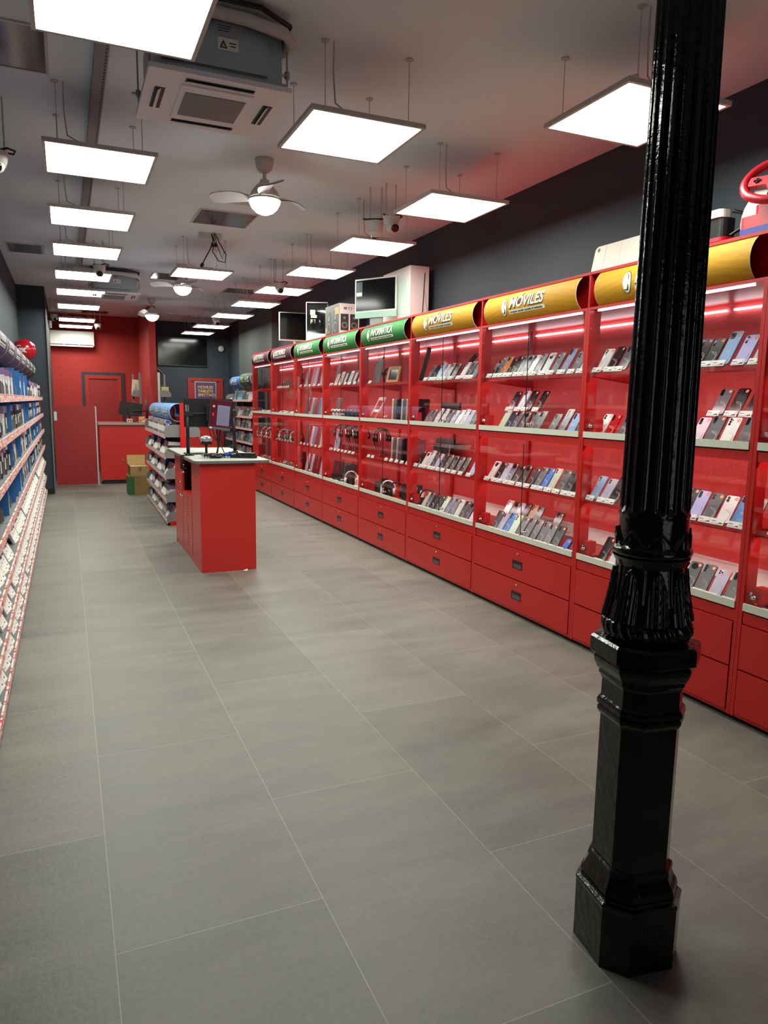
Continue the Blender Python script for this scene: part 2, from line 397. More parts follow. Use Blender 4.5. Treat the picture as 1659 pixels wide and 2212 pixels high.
# ------------------------------------------------------------ ceiling fans, at rest
def fan(x, y, label, a):
    t = thing('ceiling_fan', label, 'ceiling fan', (x, y, 0), (0, 0, a))
    part('canopy', MB().lathe([(.001, 3.10), (.03, 3.10), (.052, 3.12), (.064, 3.16), (.066, CEIL), (.001, CEIL)], 24), OFFW, t)
    part('downrod', MB().cyl((0, 0, 3.04), (0, 0, 3.11), .013), OFFW, t)
    part('motor_housing', MB().lathe([(.001, 3.05), (.03, 3.05), (.036, 3.03), (.06, 3.01), (.09, 2.975), (.105, 2.94), (.108, 2.915), (.001, 2.915)], 28), OFFW, t)
    part('light_globe', MB().lathe([(.112, 2.915), (.108, 2.893), (.09, 2.858), (.062, 2.832), (.03, 2.818), (.001, 2.814)], 28), GLOBE, t)
    part('trim_ring', MB().lathe([(.108, 2.925), (.117, 2.92), (.117, 2.912), (.108, 2.908)], 28), OFFW, t)
    for k in range(3):
        A = 2*PI*k/3; m = MB()
        def f(u, v, A=A):
            r = .09+.29*u; wd = .05+.075*math.sin(min(1, u*1.25+.05)*PI*.62)*(1 if u < .9 else max(0.15, 1-(u-.9)*8))
            s_ = (v-.5)*wd; sweep = .10*u*u
            x_ = r*math.cos(A)-(s_+sweep)*math.sin(A); y_ = r*math.sin(A)+(s_+sweep)*math.cos(A)
            return (x_, y_, 2.935+.022*math.sin(u*PI)+s_*.35)
        m.grid(f, 14, 4)
        n0 = len(m.v); m.v += [(a_, b_, c_-.005) for a_, b_, c_ in m.v]
        fs = [[q+n0 for q in reversed(ff)] for ff in m.f]; m.f += fs; m.m += [0]*len(fs); m.sm += [True]*len(fs)
        part('blade', m, OFFW, t)
fan(1.36, 5.28, 'white three-blade ceiling fan with lit globe, the nearest of the three', .25)
fan(1.42, 9.66, 'white ceiling fan with lit globe partly behind the middle panel light', .5)
fan(1.40, 13.02, 'farthest white ceiling fan with lit globe, before the red partition wall', -.35)

# ------------------------------------------------------------ other ceiling fittings
cd_ = MB().box(.205, .27, .5, 10.2, 3.155, CEIL)
for k in range(240):
    yy = .55+k*.04; cd_.box(.255, .262, yy, yy+.018, 3.1535, 3.1555, 1)
tag(part('cable_conduit', cd_, [mat('perforated_tray', (150, 148, 150), .6), BLACK], None), 'grey slotted cable tray running along the ceiling above left lights', 'cable tray')
PLX = mat('grey_gloss_sheet', (98, 94, 96), .12, noise=.15, nscale=3)
for nm, x0, x1, y0, y1, lb in (('access_panel', 1.17, 1.7, 6.8, 7.36, 'glossy framed ceiling hatch just behind the nearest fan'), ('access_panel', -.53, -.14, 9.2, 9.75, 'dark glossy ceiling hatch at the left wall'),
        ('access_panel', -.58, .0, 3.93, 4.46, 'large dull ceiling hatch at the top left corner of the picture'), ('access_panel', 1.15, 1.65, 10.35, 10.9, 'ceiling hatch with shiny frame left of the second fan'),
        ('access_panel', 2.3, 2.8, 11.2, 11.7, 'dark ceiling hatch beyond the sixth light of the right row'), ('access_panel', .35, .85, 15.3, 15.8, 'ceiling hatch in front of the red back wall')):
    t = thing(nm, lb, 'ceiling hatch', ((x0+x1)/2, (y0+y1)/2, CEIL)); a, b_ = (x1-x0)/2, (y1-y0)/2
    part('panel', MB().box(-a+.015, a-.015, -b_+.015, b_-.015, -.006, 0), PLX, t)
    part('frame', MB().box(-a, -a+.015, -b_, b_, -.009, 0).box(a-.015, a, -b_, b_, -.009, 0).box(-a+.015, a-.015, -b_, -b_+.015, -.009, 0).box(-a+.015, a-.015, b_-.015, b_, -.009, 0), OFFW, t)
t = thing('emergency_light', 'flat white emergency light box on ceiling behind the nearest fan', 'emergency light', (1.42, 6.32, CEIL))
part('casing', MB().box(-.15, .15, -.05, .05, -.045, 0), OFFW, t)
part('indicator', MB().cyl((.05, -.052, -.02), (.05, -.048, -.02), .004), emis('green_indicator', (.3, 1, .3), 1.5), t)
part('marking', MB().box(-.11, -.03, -.052, -.05, -.032, -.012), INK, t)
t = thing('junction_box', 'small ceiling box with dangling black cables and plugs', 'junction box', (1.44, 7.78, CEIL))
part('casing', MB().box(-.12, .1, -.05, .05, -.05, 0), OFFW, t)
part('loose_cable', MB().tube([(0, -.05, -.01), (.01, -.06, -.08), (-.02, -.06, -.16), (-.07, -.06, -.25), (-.10, -.06, -.31)], .006).tube([(.0, -.05, -.01), (.03, -.06, -.1), (.0, -.06, -.18), (.06, -.06, -.27), (.13, -.05, -.28), (.14, -.05, -.2), (.07, -.05, -.08), (.03, -.05, 0)], .005).tube([(.02, -.05, 0), (.05, -.07, -.13), (.10, -.07, -.25), (.12, -.06, -.17), (.05, -.06, -.05)], .004), BLACK, t)
part('plug', MB().cyl((-.10, -.06, -.31), (-.115, -.06, -.345), .017), BLACK, t); part('plug', MB().cyl((0, -.06, -.10), (.005, -.06, -.14), .014), BLACK, t); part('plug', MB().cyl((.03, -.06, -.1), (.04, -.06, -.135), .014), BLACK, t)
# turret cameras
def turret(x, y, z, label, az=0, hang=True, wall=None):
    t = thing('security_camera', label, 'security camera', (x, y, z), (0, 0, az), 'dome cameras under the ceiling')
    if wall: t.rotation_euler = wall
    part('housing', MB().lathe([(.001, .03), (.062, .03), (.066, .022), (.058, -.02), (.048, -.05), (.001, -.05)], 20), WHITE, t)
    part('eyeball', MB().sphere((0, -.012, -.045), .045, 18), WHITE, t)
    part('lens', MB().cyl((0, -.05, -.062), (0, -.062, -.068), .03, n=18).cyl((0, -.062, -.068), (0, -.0625, -.0683), .03, .012, n=18), mat('dark_lens', (14, 14, 16), .1), t)
    if hang:
        for s_ in (-.045, .045): part('hanging_rod', MB().cyl((s_, .01, .03), (s_, .01, CEIL-z), .005, n=6), OFFW, t)
        part('loose_cable', MB().tube([(.0, .0, .035), (.06, -.02, .05), (.1, 0, .045), (.09, .03, .035), (.02, .03, .04), (-.06, .02, .045)], .006), BLACK, t)
turret(2.40, 5.40, 2.915, 'white dome camera hanging in front of the second right-hand panel light', .15)
turret(2.33, 5.55, 2.905, 'white dome camera turned away, tucked behind the nearest right-hand dome camera', 2.8)
turret(2.42, 8.72, 2.88, 'white dome camera hanging before the fifth light of the right row', 0)
turret(2.42, 12.75, 2.87, 'small dome camera hanging before the seventh light of the right row', .2)
turret(.40, 8.66, 2.90, 'white dome camera hanging before the fifth light of the left row', 0)
turret(-.12, 13.9, 2.90, 'white dome camera on rods beside the black return wall', .5)
turret(.60, 14.5, 2.84, 'small dome camera on rods beside the rearmost left lights', 0)
turret(3.22, 16.47, 2.65, 'round white camera fixed to the black back wall right of the television', 0, False, (PI/2, 0, 0))
turret(-.30, 4.9, 2.86, 'dome camera hanging at the very left edge of the picture', 0)
t = thing('motion_sensor', 'small white motion sensor with blue light on the black return wall', 'sensor', (-.18, 13.5, 2.72))
part('casing', MB().prism(rrect(.05, .05, .02), -.06, .06), WHITE, t); part('indicator', MB().sphere((.01, -.025, 0), .008, 8), emis('blue_indicator', (.2, .3, 1), 2), t)
t = thing('wall_grille', 'black slatted vent grille on left wall above the game shelves', 'vent', (XL, 7.6, 2.55)); m = MB().box(0, .01, -.25, .25, -.2, .2)
for k in range(12): m.box(.01, .03, -.24, .24, -.18+k*.032, -.17+k*.032)
part('grille', m, BLACK, t)

# ------------------------------------------------------------ television, poster, wall bits
t = thing('television', 'large switched-off black television on the dark back wall', 'television', (2.39, 16.5, 0))
part('casing', MB().box(-.53, .53, -.05, -.002, 2.25, 2.86), mat('tv_bezel', (70, 74, 76), .4), t)
part('screen', MB().box(-.52, .52, -.053, -.05, 2.262, 2.85), mat('tv_glass', (10, 12, 14), .12), t)
t = thing('poster', 'framed shop poster with yellow lettering MÓVILES TABLETS EFECTIVO on red door', 'poster', (2.86, 16.46, 0))
part('frame', MB().box(-.235, .235, -.012, 0, 1.25, 1.92), mat('silver_frame', (190, 190, 190), .4), t)
part('print', MB().box(-.22, .22, -.016, -.012, 1.265, 1.905), mat('poster_print', (84, 62, 110), .5, noise=.7, nscale=9), t)
m = MB()
for i, s_ in enumerate(('MÓVILES', 'TABLETS', 'EFECTIVO')): put_text(m, s_, .085, lambda u, v, i=i: (u-.17, -.0195, 1.77-i*.085+v), 0, offset=.0012)
part('lettering', m, mat('poster_yellow', (238, 196, 60), .5), t)
m = MB()
for k in range(14):
    a, b_ = random.uniform(-.2, .15), random.uniform(1.28, 1.5); m.box(a, a+random.uniform(.03, .09), -.0175, -.016, b_, b_+random.uniform(.02, .06), random.randint(0, 2))
part('picture', m, [mat('poster_cream', (214, 200, 168), .5), mat('poster_gold', (196, 160, 90), .5), mat('poster_violet', (110, 90, 140), .5)], t)
# balloon
t = thing('balloon', 'red balloon printed with a white logo, floating by the left wall above the shelves', 'balloon', (-.50, 11.5, 2.17))
part('skin', MB().sphere((0, 0, 0), .152, 32), mat('red_balloon', (190, 22, 38), .18, coat=.6), t)
part('neck', MB().lathe([(.003, -.152), (.014, -.166), (.018, -.172)], 10), MC['red_balloon'], t)
part('string', MB().tube([(0, 0, -.17), (.01, 0, -.3), (0, .02, -.45)], .0015, 4), PAPER, t)
def on_ball(u, v, R=.1535):
    a = -PI/2-.55+u/R; e = v/R
    return (R*math.cos(e)*math.cos(a), R*math.cos(e)*math.sin(a), R*math.sin(e))
m = MB(); put_text(m, 'ex', .105, lambda u, v: on_ball(u+.005, v-.035), offset=.008)
for k in range(22):
    a0 = math.radians(60+k*11); a1 = math.radians(60+(k+1)*11); q = []
    for a in (a0, a1):
        for r_ in (.052, .064): q.append(on_ball(.02+r_*math.cos(a), -.005+r_*math.sin(a)))
    m.add([q[0], q[1], q[3], q[2]], [(0, 1, 2, 3)])
part('printed_logo', m, WHITE, t)
# ------------------------------------------------------------ cast iron column
COLX, COLY = 1.383, 1.406
t = thing('iron_column', 'gloss black cast iron column with fluted shaft and octagonal foot, right foreground', 'column', (COLX, COLY, 0), (0, 0, math.radians(-8.5)))
def oct_ring(a, c):     # square half side a, chamfer c
    return [(a, -a+c), (a, a-c), (a-c, a), (-a+c, a), (-a, a-c), (-a, -a+c), (-a+c, -a), (a-c, -a)]
def oct_stack(prof, mi=0):
    m = MB(); n = 8; vs = []
    for a, z, cf in prof: vs += [(x, y, z) for x, y in oct_ring(a, a*cf)]
    m.add(vs, [])
    for k in range(len(prof)-1):
        for i in range(n):
            j = (i+1) % n; m.f.append([k*n+i, k*n+j, (k+1)*n+j, (k+1)*n+i]); m.m.append(mi); m.sm.append(False)
    m.f.append([(len(prof)-1)*n+i for i in range(n)]); m.m.append(mi); m.sm.append(False)
    return m
C1 = .45
part('foot', oct_stack([(.122, 0, C1), (.1225, .172, C1), (.124, .178, C1), (.1235, .186, C1), (.113, .189, C1), (.1115, .196, C1), (.1135, .206, C1), (.110, .220, C1), (.103, .232, C1), (.098, .245, C1), (.096, .252, C1), (.099, .258, C1), (.097, .268, C1), (.090, .272, C1)]), IRON, t)
part('pedestal', oct_stack([(.0895, .27, C1), (.0895, .672, C1), (.094, .678, C1), (.098, .686, C1), (.098, .694, C1), (.095, .699, C1), (.0995, .705, C1), (.0995, .716, C1), (.096, .722, C1), (.091, .728, C1), (.0905, .778, C1)]), IRON, t)
part('octagonal_cap', oct_stack([(.092, .776, C1), (.095, .784, C1), (.099, .79, C1), (.099, .80, C1), (.104, .806, C1), (.112, .824, .47), (.114, .836, .48), (.112, .842, .48), (.120, .848, .5), (.1255, .853, .5), (.1255, .892, .5), (.119, .899, .5), (.095, .905, .5), (.08, .906, .5)]), IRON, t)
def rope(u, v):
    a = 2*PI*u; b = -PI/2+PI*v
    r = .094+.020*math.cos(b)+.0032*math.sin(26*a+7*v)*math.cos(b); return (r*math.cos(a), r*math.sin(a), .931+.026*math.sin(b))
part('rope_moulding', MB().grid(rope, 208, 14, wrap=True), IRON, t)
def bell(u, v):
    a = 2*PI*u; z = .955+.165*v
    r = .107-.022*math.sin(min(1, v*1.05)*PI*.5)+.012*max(0, v-.86)/.14
    ph = (a*8/(2*PI)) % 1; d = abs(ph-.5)*2               # acanthus leaves, eight round
    wleaf = .82*math.sqrt(max(0, 1-(v/.82)**2)) if v < .82 else 0
    h = 0
    if d < wleaf: h = (.0092+.0006*math.cos(v*40-d*10))*(1-(d/max(wleaf, .01))**2)**.6-.0022*math.cos(d*26)*(d > .1)
    if d < .09 and v < .72: h += .0026*math.cos(d/.09*PI/2)
    ph2 = ((a*8/(2*PI))+.5) % 1; d2 = abs(ph2-.5)*2
    if d2 < .16 and .3 < v < .95: h += .004*math.cos(d2/.16*PI/2)
    return ((r+h)*math.cos(a), (r+h)*math.sin(a), z)
part('leaf_ornament', MB().grid(bell, 384, 64, wrap=True), IRON, t)
part('collar', MB().lathe([(.084, 1.108), (.091, 1.112), (.0935, 1.118), (.0925, 1.124), (.0985, 1.128), (.1005, 1.135), (.0985, 1.142), (.094, 1.147), (.091, 1.152), (.086, 1.155)], 96), IRON, t)
def crown(u, v):
    a = 2*PI*u; ph = (a*8/(2*PI)) % 1; zz = 1.15+.045*(1-abs(ph-.5)*2)
    z = 1.148+.06*v; k = zz-z; r = .0865
    if 0 <= k: r += .0045+.0045*math.exp(-(k/.0035)**2)
    if k > .016 and abs(ph-.5) < .12 and z < 1.172: r += .003
    return (r*math.cos(a), r*math.sin(a), z)
part('zigzag_crown', MB().grid(crown, 512, 40, wrap=True), IRON, t)
def shaft(u, v):
    a = 2*PI*u; z = 1.17+(CEIL-1.17)*v; r = .0862-.0105*min(1, max(0, (z-1.2)/1.25))
    fl_ = abs(math.sin(a*10)); dep = .0062*(1-(1-fl_)**2)
    k = min(1, max(0, (z-1.235)/.016)); r -= dep*k
    if 1.226 < z < 1.236: r += .0022*fl_
    return (r*math.cos(a), r*math.sin(a), z)
m = MB(); zs = [0]+[(1.205+i*.004-1.17)/(CEIL-1.17) for i in range(16)]+[.06+.94*i/24 for i in range(25)]
m.grid(lambda u, v: shaft(u, zs[round(v*(len(zs)-1))]), 240, len(zs)-1, wrap=True)
part('fluted_shaft', m, IRON, t)
m = MB()
for i, s_ in enumerate(('TISATS', 'MADRID')): put_text(m, s_, .024, lambda u, v, i=i: (.004+u, -.1236, .118-i*.03+v), offset=.0006, align='CENTER')
n0 = len(m.v); m.v += [(x, y+.003, z) for x, y, z in m.v]
part('cast_lettering', m, mat('worn_black_iron', (34, 34, 36), .25), t)

# ------------------------------------------------------------ curved sign boards
def sign_arc(parent, cx, cz, R, y0, y1, dirx, half, matl, title, sub, loc_y=0, rim=WHITE, txt_w=.5, tsize=.075, emblem=True, name='header_sign', rimr=.0018):
    """arc of a cylinder running along y; outward is dirx; half = half angle"""
    m = MB(); n = 18
    def P(y, ph, r=0):
        return (cx+dirx*(R+r)*math.cos(ph), y, cz+(R+r)*math.sin(ph))
    m.grid(lambda u, v: P(y0+(y1-y0)*u, -half+2*half*v), 1, n)
    m.grid(lambda u, v: P(y0+(y1-y0)*u, -half+2*half*v, -.003), 1, n)
    s = part(name, m, matl, parent)
    r = MB()
    for yy in (y0, y1): r.tube([P(yy, -half+2*half*k/n, -.0015) for k in range(n+1)], rimr, 5)
    part('edge_trim', r, rim, s)
    sgn = -1 if dirx < 0 else 1     # reading direction
    L = abs(y1-y0); yc = (y0+y1)/2
    def S(u, v, r=.0015): return P(yc+sgn*u, v/R, r)
    m = MB()
    ex = -txt_w*.5-.06
    if emblem:
        k = 20; m.add([S(ex, 0, .001)]+[S(ex+.042*math.cos(2*PI*i/k)*.85, .062*math.sin(2*PI*i/k), .001) for i in range(k)], [[0, 1+i, 1+(i+1) % k] for i in range(k)], 1)
        m.add([S(ex, 0, .002)]+[S(ex+.038*math.cos(2*PI*i/k)*.85, .057*math.sin(2*PI*i/k), .002) for i in range(k)], [[0, 1+i, 1+(i+1) % k] for i in range(k)], 0)
        for (a, b_), mi, rr in (((.013, .038), 1, .0065), ((.0105, .035), 0, .0075)):
            m.add([S(ex-a+.004, b_, rr), S(ex+a+.004, b_, rr), S(ex+a-.004, -b_, rr), S(ex-a-.004, -b_, rr)], [(0, 1, 2, 3)], mi)
    put_text(m, title, tsize, lambda u, v: S(u-txt_w/2+.004, v-.012, .0015), 1, offset=.006, shear=.18, width=txt_w)
    put_text(m, title, tsize, lambda u, v: S(u-txt_w/2, v-.010, .003), 0, offset=.0022, shear=.18, width=txt_w)
    a, b_ = -txt_w/2, txt_w/2+.01
    m.add([S(a, -.052, .001), S(b_, -.052, .001), S(b_, -.026, .001), S(a, -.026, .001)], [(0, 1, 2, 3)], 0)
    if sub: put_text(m, sub, .02, lambda u, v: S(u+a+.012, v-.045, .0025), 1, offset=.0006, shear=.1, width=txt_w-.03)
    part('lettering', m, [mat('sign_cream', (232, 230, 214), .5), mat('sign_ink', (34, 30, 24), .6)], s)
    return s
def sign_mat(name, rgb, dark):
    m = mat(name, rgb, .62, spec=.3); nt = m.node_tree; b = nt.nodes['Principled BSDF']
    if nt.nodes.get('sw'): return m
    tc = nt.nodes.new('ShaderNodeTexCoord'); n = nt.nodes.new('ShaderNodeTexVoronoi'); n.name = 'sw'; n.inputs['Scale'].default_value = 7
    w_ = nt.nodes.new('ShaderNodeTexWave'); w_.wave_type = 'RINGS'; w_.rings_direction = 'SPHERICAL'; w_.inputs['Scale'].default_value = 9; w_.inputs['Distortion'].default_value = 5
    nt.links.new(tc.outputs['Object'], n.inputs['Vector']); nt.links.new(n.outputs['Position'], w_.inputs['Vector'])
    nt.links.new(tc.outputs['Object'], w_.inputs['Vector'])
    cr = nt.nodes.new('ShaderNodeValToRGB'); cr.color_ramp.elements[0].position = .4; cr.color_ramp.elements[1].position = .46
    cr.color_ramp.elements[0].color = (*lin(dark), 1); cr.color_ramp.elements[1].color = (*lin(rgb), 1)
    nt.links.new(w_.outputs['Fac'], cr.inputs[0]); nt.links.new(cr.outputs[0], b.inputs['Base Color']); return m
YEL = sign_mat('yellow_sign', (200, 146, 28), (194, 140, 25))
GRN = sign_mat('green_sign', (44, 122, 58), (42, 118, 56))
PUR = sign_mat('maroon_sign', (92, 28, 48), (88, 27, 46))

# ------------------------------------------------------------ red glazed display cases along the right wall
P0, PITCH_Y = 2.36, 1.225
OX = 3.10                                   # root x of a case
HB = PITCH_Y/2
def mk_case_meshes():
    D = {}
    b = MB()                                                            # carcass
    for s_ in (-1, 1):
        y0, y1 = sorted((s_*(HB-.001), s_*(HB-.021)))
        b.box(-.21, -.178, y0, y1, .03, 2.085)
        y2, y3 = sorted((s_*(HB-.004), s_*(HB-.008))); b.box(-.178, -.115, y2, y3, .5, 2.07)
        b.box(.25, .27, y0, y1, .03, 2.07)
        y4, y5 = sorted((s_*(HB-.001), s_*(HB-.012))); b.box(-.178, .27, y4, y5, .03, .5)
    i0, i1 = -(HB-.021), HB-.021
    b.box(-.206, -.18, i0, i1, .494, .548); b.box(-.206, -.18, i0, i1, .03, .046)
    b.box(-.19, .29, i0, i1, .548, .556); b.box(-.206, -.18, i0, i1, 1.262, 1.306); b.box(-.19, .29, i0, i1, 1.306, 1.314)
    b.box(-.21, .29, -HB+.001, HB-.001, 2.07, 2.085)
    b.box(-.18, .29, -HB+.001, HB-.001, 2.272, 2.29); b.box(-.20, -.17, -HB+.001, HB-.001, 2.277, 2.293)
    D['carcass'] = (b, RED)
    D['plinth'] = (MB().box(-.17, .26, -HB+.001, HB-.001, 0, .03), BLKM)
    D['back_panel'] = (MB().box(.272, .29, -HB+.001, HB-.001, .03, 2.272), REDW)
    h = MB().box(-.135, -.125, -HB+.001, HB-.001, 2.085, 2.272)
    for s_ in (-1, 1):
        y0, y1 = sorted((s_*(HB-.001), s_*(HB-.007))); h.box(-.205, -.135, y0, y1, 2.085, 2.272)
    D['header_box'] = (h, RED)
    return D
CASE_D = mk_case_meshes()
CASE_ME = {k: v[0].mesh(k, [v[1]]) for k, v in CASE_D.items()}
i0, i1 = -(HB-.023), HB-.023
shm = MB().box(-.165, .27, i0, i1, -.006, 0).box(-.168, -.16, i0, i1, -.022, .004)
for s_ in (-1, 1):
    yy = s_*(HB-.03)
    shm.add([(-.16, yy, -.006), (.25, yy, -.006), (.25, yy, -.07), (-.16, yy, -.022), (-.16, yy+.002, -.006), (.25, yy+.002, -.006), (.25, yy+.002, -.07), (-.16, yy+.002, -.022)], [(0, 1, 2, 3), (7, 6, 5, 4), (0, 3, 7, 4), (3, 2, 6, 7), (2, 1, 5, 6)])
    shm.cyl((-.172, yy, -.018), (-.168, yy, -.018), .004, n=8)
SHELF_ME = shm.mesh('shelf', [RED])
dr = MB().box(-.213, -.19, i0+.004, i1-.004, 0, .217)
DRAW_ME = dr.mesh('drawer', [RED])
hm = MB().box(-.2145, -.2125, -.058, .058, -.030, .030, 0).box(-.216, -.2125, -.058, -.052, -.03, .03, 0).box(-.216, -.2125, .052, .058, -.03, .03, 0).box(-.216, -.2125, -.058, .058, .024, .03, 0)
hm.add([(-.2155, -.05, -.024), (-.2155, .05, -.024), (-.2148, .05, .004), (-.2148, -.05, .004)], [(0, 1, 2, 3)], 1)
HAND_ME = hm.mesh('recessed_handle', [BLACK, mat('dark_grey_scoop', (74, 74, 74), .35)])
LOCK_ME = MB().cyl((-.2135, 0, 0), (-.218, 0, 0), .0085, n=12).box(-.2185, -.2175, -.001, .001, -.005, .005).mesh('lock', [CHROME])
RAIL_ME = MB().box(-.214, -.204, i0, i1, 0, .036).box(-.204, -.17, i0, i1, 0, .004).mesh('glass_rail', [mat('grey_green_rail', (206, 209, 192), .4)])
def gdoor(h): return MB().box(-.2025, -.1985, .002, HB-.026, 0, h).mesh('glass_door', [GLASS])
GD = {.70: gdoor(.70), .64: gdoor(.64)}
def edge(h): return MB().box(-.2035, -.1975, -.0012, .0014, 0, h).mesh('door_edge', [mat('dark_glass_edge', (22, 16, 18), .3)])
GE = {.70: edge(.70), .64: edge(.64)}
LEDB = MB().cyl((.262, i0+.05, 0), (.262, -.03, 0), .0055, n=8).cyl((.262, .02, 0), (.262, i1-.02, 0), .0055, n=8).mesh('led_strip', [LED])
LEDF = MB().box(-.170, -.164, i0+.08, i1-.02, -.005, 0).mesh('led_strip', [LED])
LEDU = MB().box(-.158, -.148, i0+.04, i1-.04, -.006, 0).mesh('led_strip', [emis('led_under_shelf', (1, .95, .92), 42.0)])
FLAP = MB().add([(.272, i0, .0), (.272, i1, .0), (.235, i1, -.085), (.235, i0, -.085), (.265, i0, -.09), (.265, i1, -.09)], [(0, 1, 2, 3)]).box(.262, .272, i0, i1, -.005, .008).mesh('back_ledge', [mat('pale_ledge', (226, 214, 206), .5)])
KNOB = MB().cyl((-.196, 0, 0), (-.180, 0, 0), .010, n=12).sphere((-.172, 0, 0), .009, 10).cyl((-.205, 0, 0), (-.196, 0, 0), .007, n=8)
KNOB_ME = KNOB.mesh('cam_lock', [CHROME])
SUB = 'compra vende cambia al instante'
bays = [  # index, sign, text, phrase used in labels, ledge
    (-1, YEL, 'MÓVILES', 'yellow-signed case at right edge', 1),
    (0, YEL, 'MÓVILES', 'case behind the column', 1),
    (1, YEL, 'MÓVILES', 'yellow-signed case left of column', 1),
    (2, YEL, 'MÓVILES', 'farther yellow-signed case', 1),
    (3, GRN, 'INFORMÁTICA', 'nearest green-signed case', 0),
    (4, GRN, 'INFORMÁTICA', 'middle green-signed case', 0),
    (5, GRN, 'INFORMÁTICA', 'farthest green-signed case', 0),
    (6, PUR, 'ELECTRÓNICA', 'nearer maroon-signed case', 0),
    (7, PUR, 'ELECTRÓNICA', 'end maroon-signed case', 0)]
BAY = {}
for k, sm_, ttl, phr, led in bays:
    yc = P0+PITCH_Y*(k+.5); BAY[k] = (yc, phr)
    c = thing('display_case', 'tall red glazed display case, the ' + phr, 'display case', (OX, yc, 0), (0, 0, 0), 'red display cases along the right wall')
    for n in ('carcass', 'plinth', 'back_panel', 'header_box'): ob(n, CASE_ME[n], c)
    ob('shelf', SHELF_ME, c, (0, 0, 1.706)); ob('shelf', SHELF_ME, c, (0, 0, .932))
    for z in (.047, .272):
        d = ob('drawer', DRAW_ME, c, (0, 0, z)); ob('recessed_handle', HAND_ME, d, (0, 0, .108)); ob('lock', LOCK_ME, d, (0, 0, .185))
    ob('glass_rail', RAIL_ME, c, (0, 0, .557)); ob('glass_rail', RAIL_ME, c, (0, 0, 1.314))
    for z, h in ((1.352, .70), (.596, .64)):
        a = ob('glass_door', GD[h], c, (0, 0, z)); b = ob('glass_door', GD[h], c, (0, 0, z)); b.location.y = -(HB-.024)
        ob('door_edge', GE[h], a)
        ob('cam_lock', KNOB_ME, b, (0, HB-.045-.0, -.0+.02)); ob('cam_lock', KNOB_ME, a, (0, HB-.06, .03))
    ob('led_strip', LEDB, c, (0, 0, 2.035)); ob('led_strip', LEDF, c, (0, 0, 2.068))
    for zz in (1.699, 1.3055, .925): ob('led_strip', LEDU, c, (0, 0, zz))
    if led: ob('back_ledge', FLAP, c, (0, 0, .645))
    tw = .40 if ttl == 'MÓVILES' else .53
    sign_arc(c, -.118, 2.181, .122, -(HB-.085), HB-.085, -1, math.radians(56), sm_, ttl, SUB, txt_w=tw, tsize=.098)

# red alarm boxes
ab = MB().box(-.026, .026, -.026, .026, 0, .075, 0)
for (dy, dz) in [(0, 0)]+[(.013*math.cos(i*PI/3+PI/6), .013*math.sin(i*PI/3+PI/6)) for i in range(6)]:
    ab.cyl((-.0262, dy, .038+dz), (-.0268, dy, .038+dz), .0034, n=10, mi=1)
ALB = ab.mesh('casing', [mat('alarm_red', (206, 28, 24), .4), BLACK])
ALS = MB().box(-.02, .02, .026, .032, .01, .065, 0).cyl((-.0, .032, .035), (0, .04, .035), .01, n=10, mi=0).mesh('side_plate', [BLACK])
ALK = MB().cyl((-.028, .034, .04), (-.036, .034, .04), .009, n=12).mesh('key_knob', [CHROME])
for k in BAY:
    yc, phr = BAY[k]
    for z, w_ in ((1.35, 'upper'), (.60, 'lower')):
        t = thing('alarm_box', 'small red perforated alarm box, %s left corner of %s' % (w_, phr), 'alarm box', (2.945, yc+HB-.075, z), (0, 0, 0), 'red alarm boxes in the display cases')
        ob('casing', ALB, t); ob('side_plate', ALS, t); ob('key_knob', ALK, t)
        part('bracket', MB().box(-.012, .012, -.012, .012, -(z-(1.314 if z > 1 else .556)), 0), RED, t)

# ------------------------------------------------------------ phones and their price cards
PC = dict(black=(24, 24, 27), grey=(92, 94, 98), silver=(196, 198, 202), white=(228, 228, 226), navy=(44, 48, 74), blue=(48, 120, 196), lightblue=(140, 176, 214), paleblue=(196, 220, 226),
          bluegrey=(118, 132, 162), silverblue=(170, 180, 204), lilac=(178, 176, 196), lavender=(182, 184, 232), plum=(58, 44, 70), brown=(46, 32, 32), sage=(186, 198, 176), mint=(196, 224, 196),
          green=(52, 66, 62), pink=(222, 196, 214), orange=(196, 124, 74), red=(176, 16, 30), gold=(176, 152, 120))
PN = dict(grey='dark grey', navy='navy blue', lightblue='light blue', paleblue='pale blue', bluegrey='blue-grey', silverblue='silver-blue', plum='dark purple', brown='brown-black', sage='pale sage', mint='mint green', green='dark green')
def slab(w_, l, th, r): return MB().prism(rrect(w_, l, r, 4), -th, 0)
PB, PCAM = {}, {}
def T_up(me_l): return Matrix(((0, 0, -1, 0), (-1, 0, 0, 0), (0, 1, 0, me_l/2), (0, 0, 0, 1)))   # slab xy -> (-y, z), face normal -> -x
for cn, rgb in PC.items():
    mm = mat('phone_'+cn, rgb, .22, spec=.5)
    m = MB(); m.prism(rrect(.0735, .158, .011, 4), -.0085, 0, 0, T_up(.158)); PB[cn] = m.mesh('body', [mm])
LENS = mat('lens_glass', (10, 10, 12), .08)
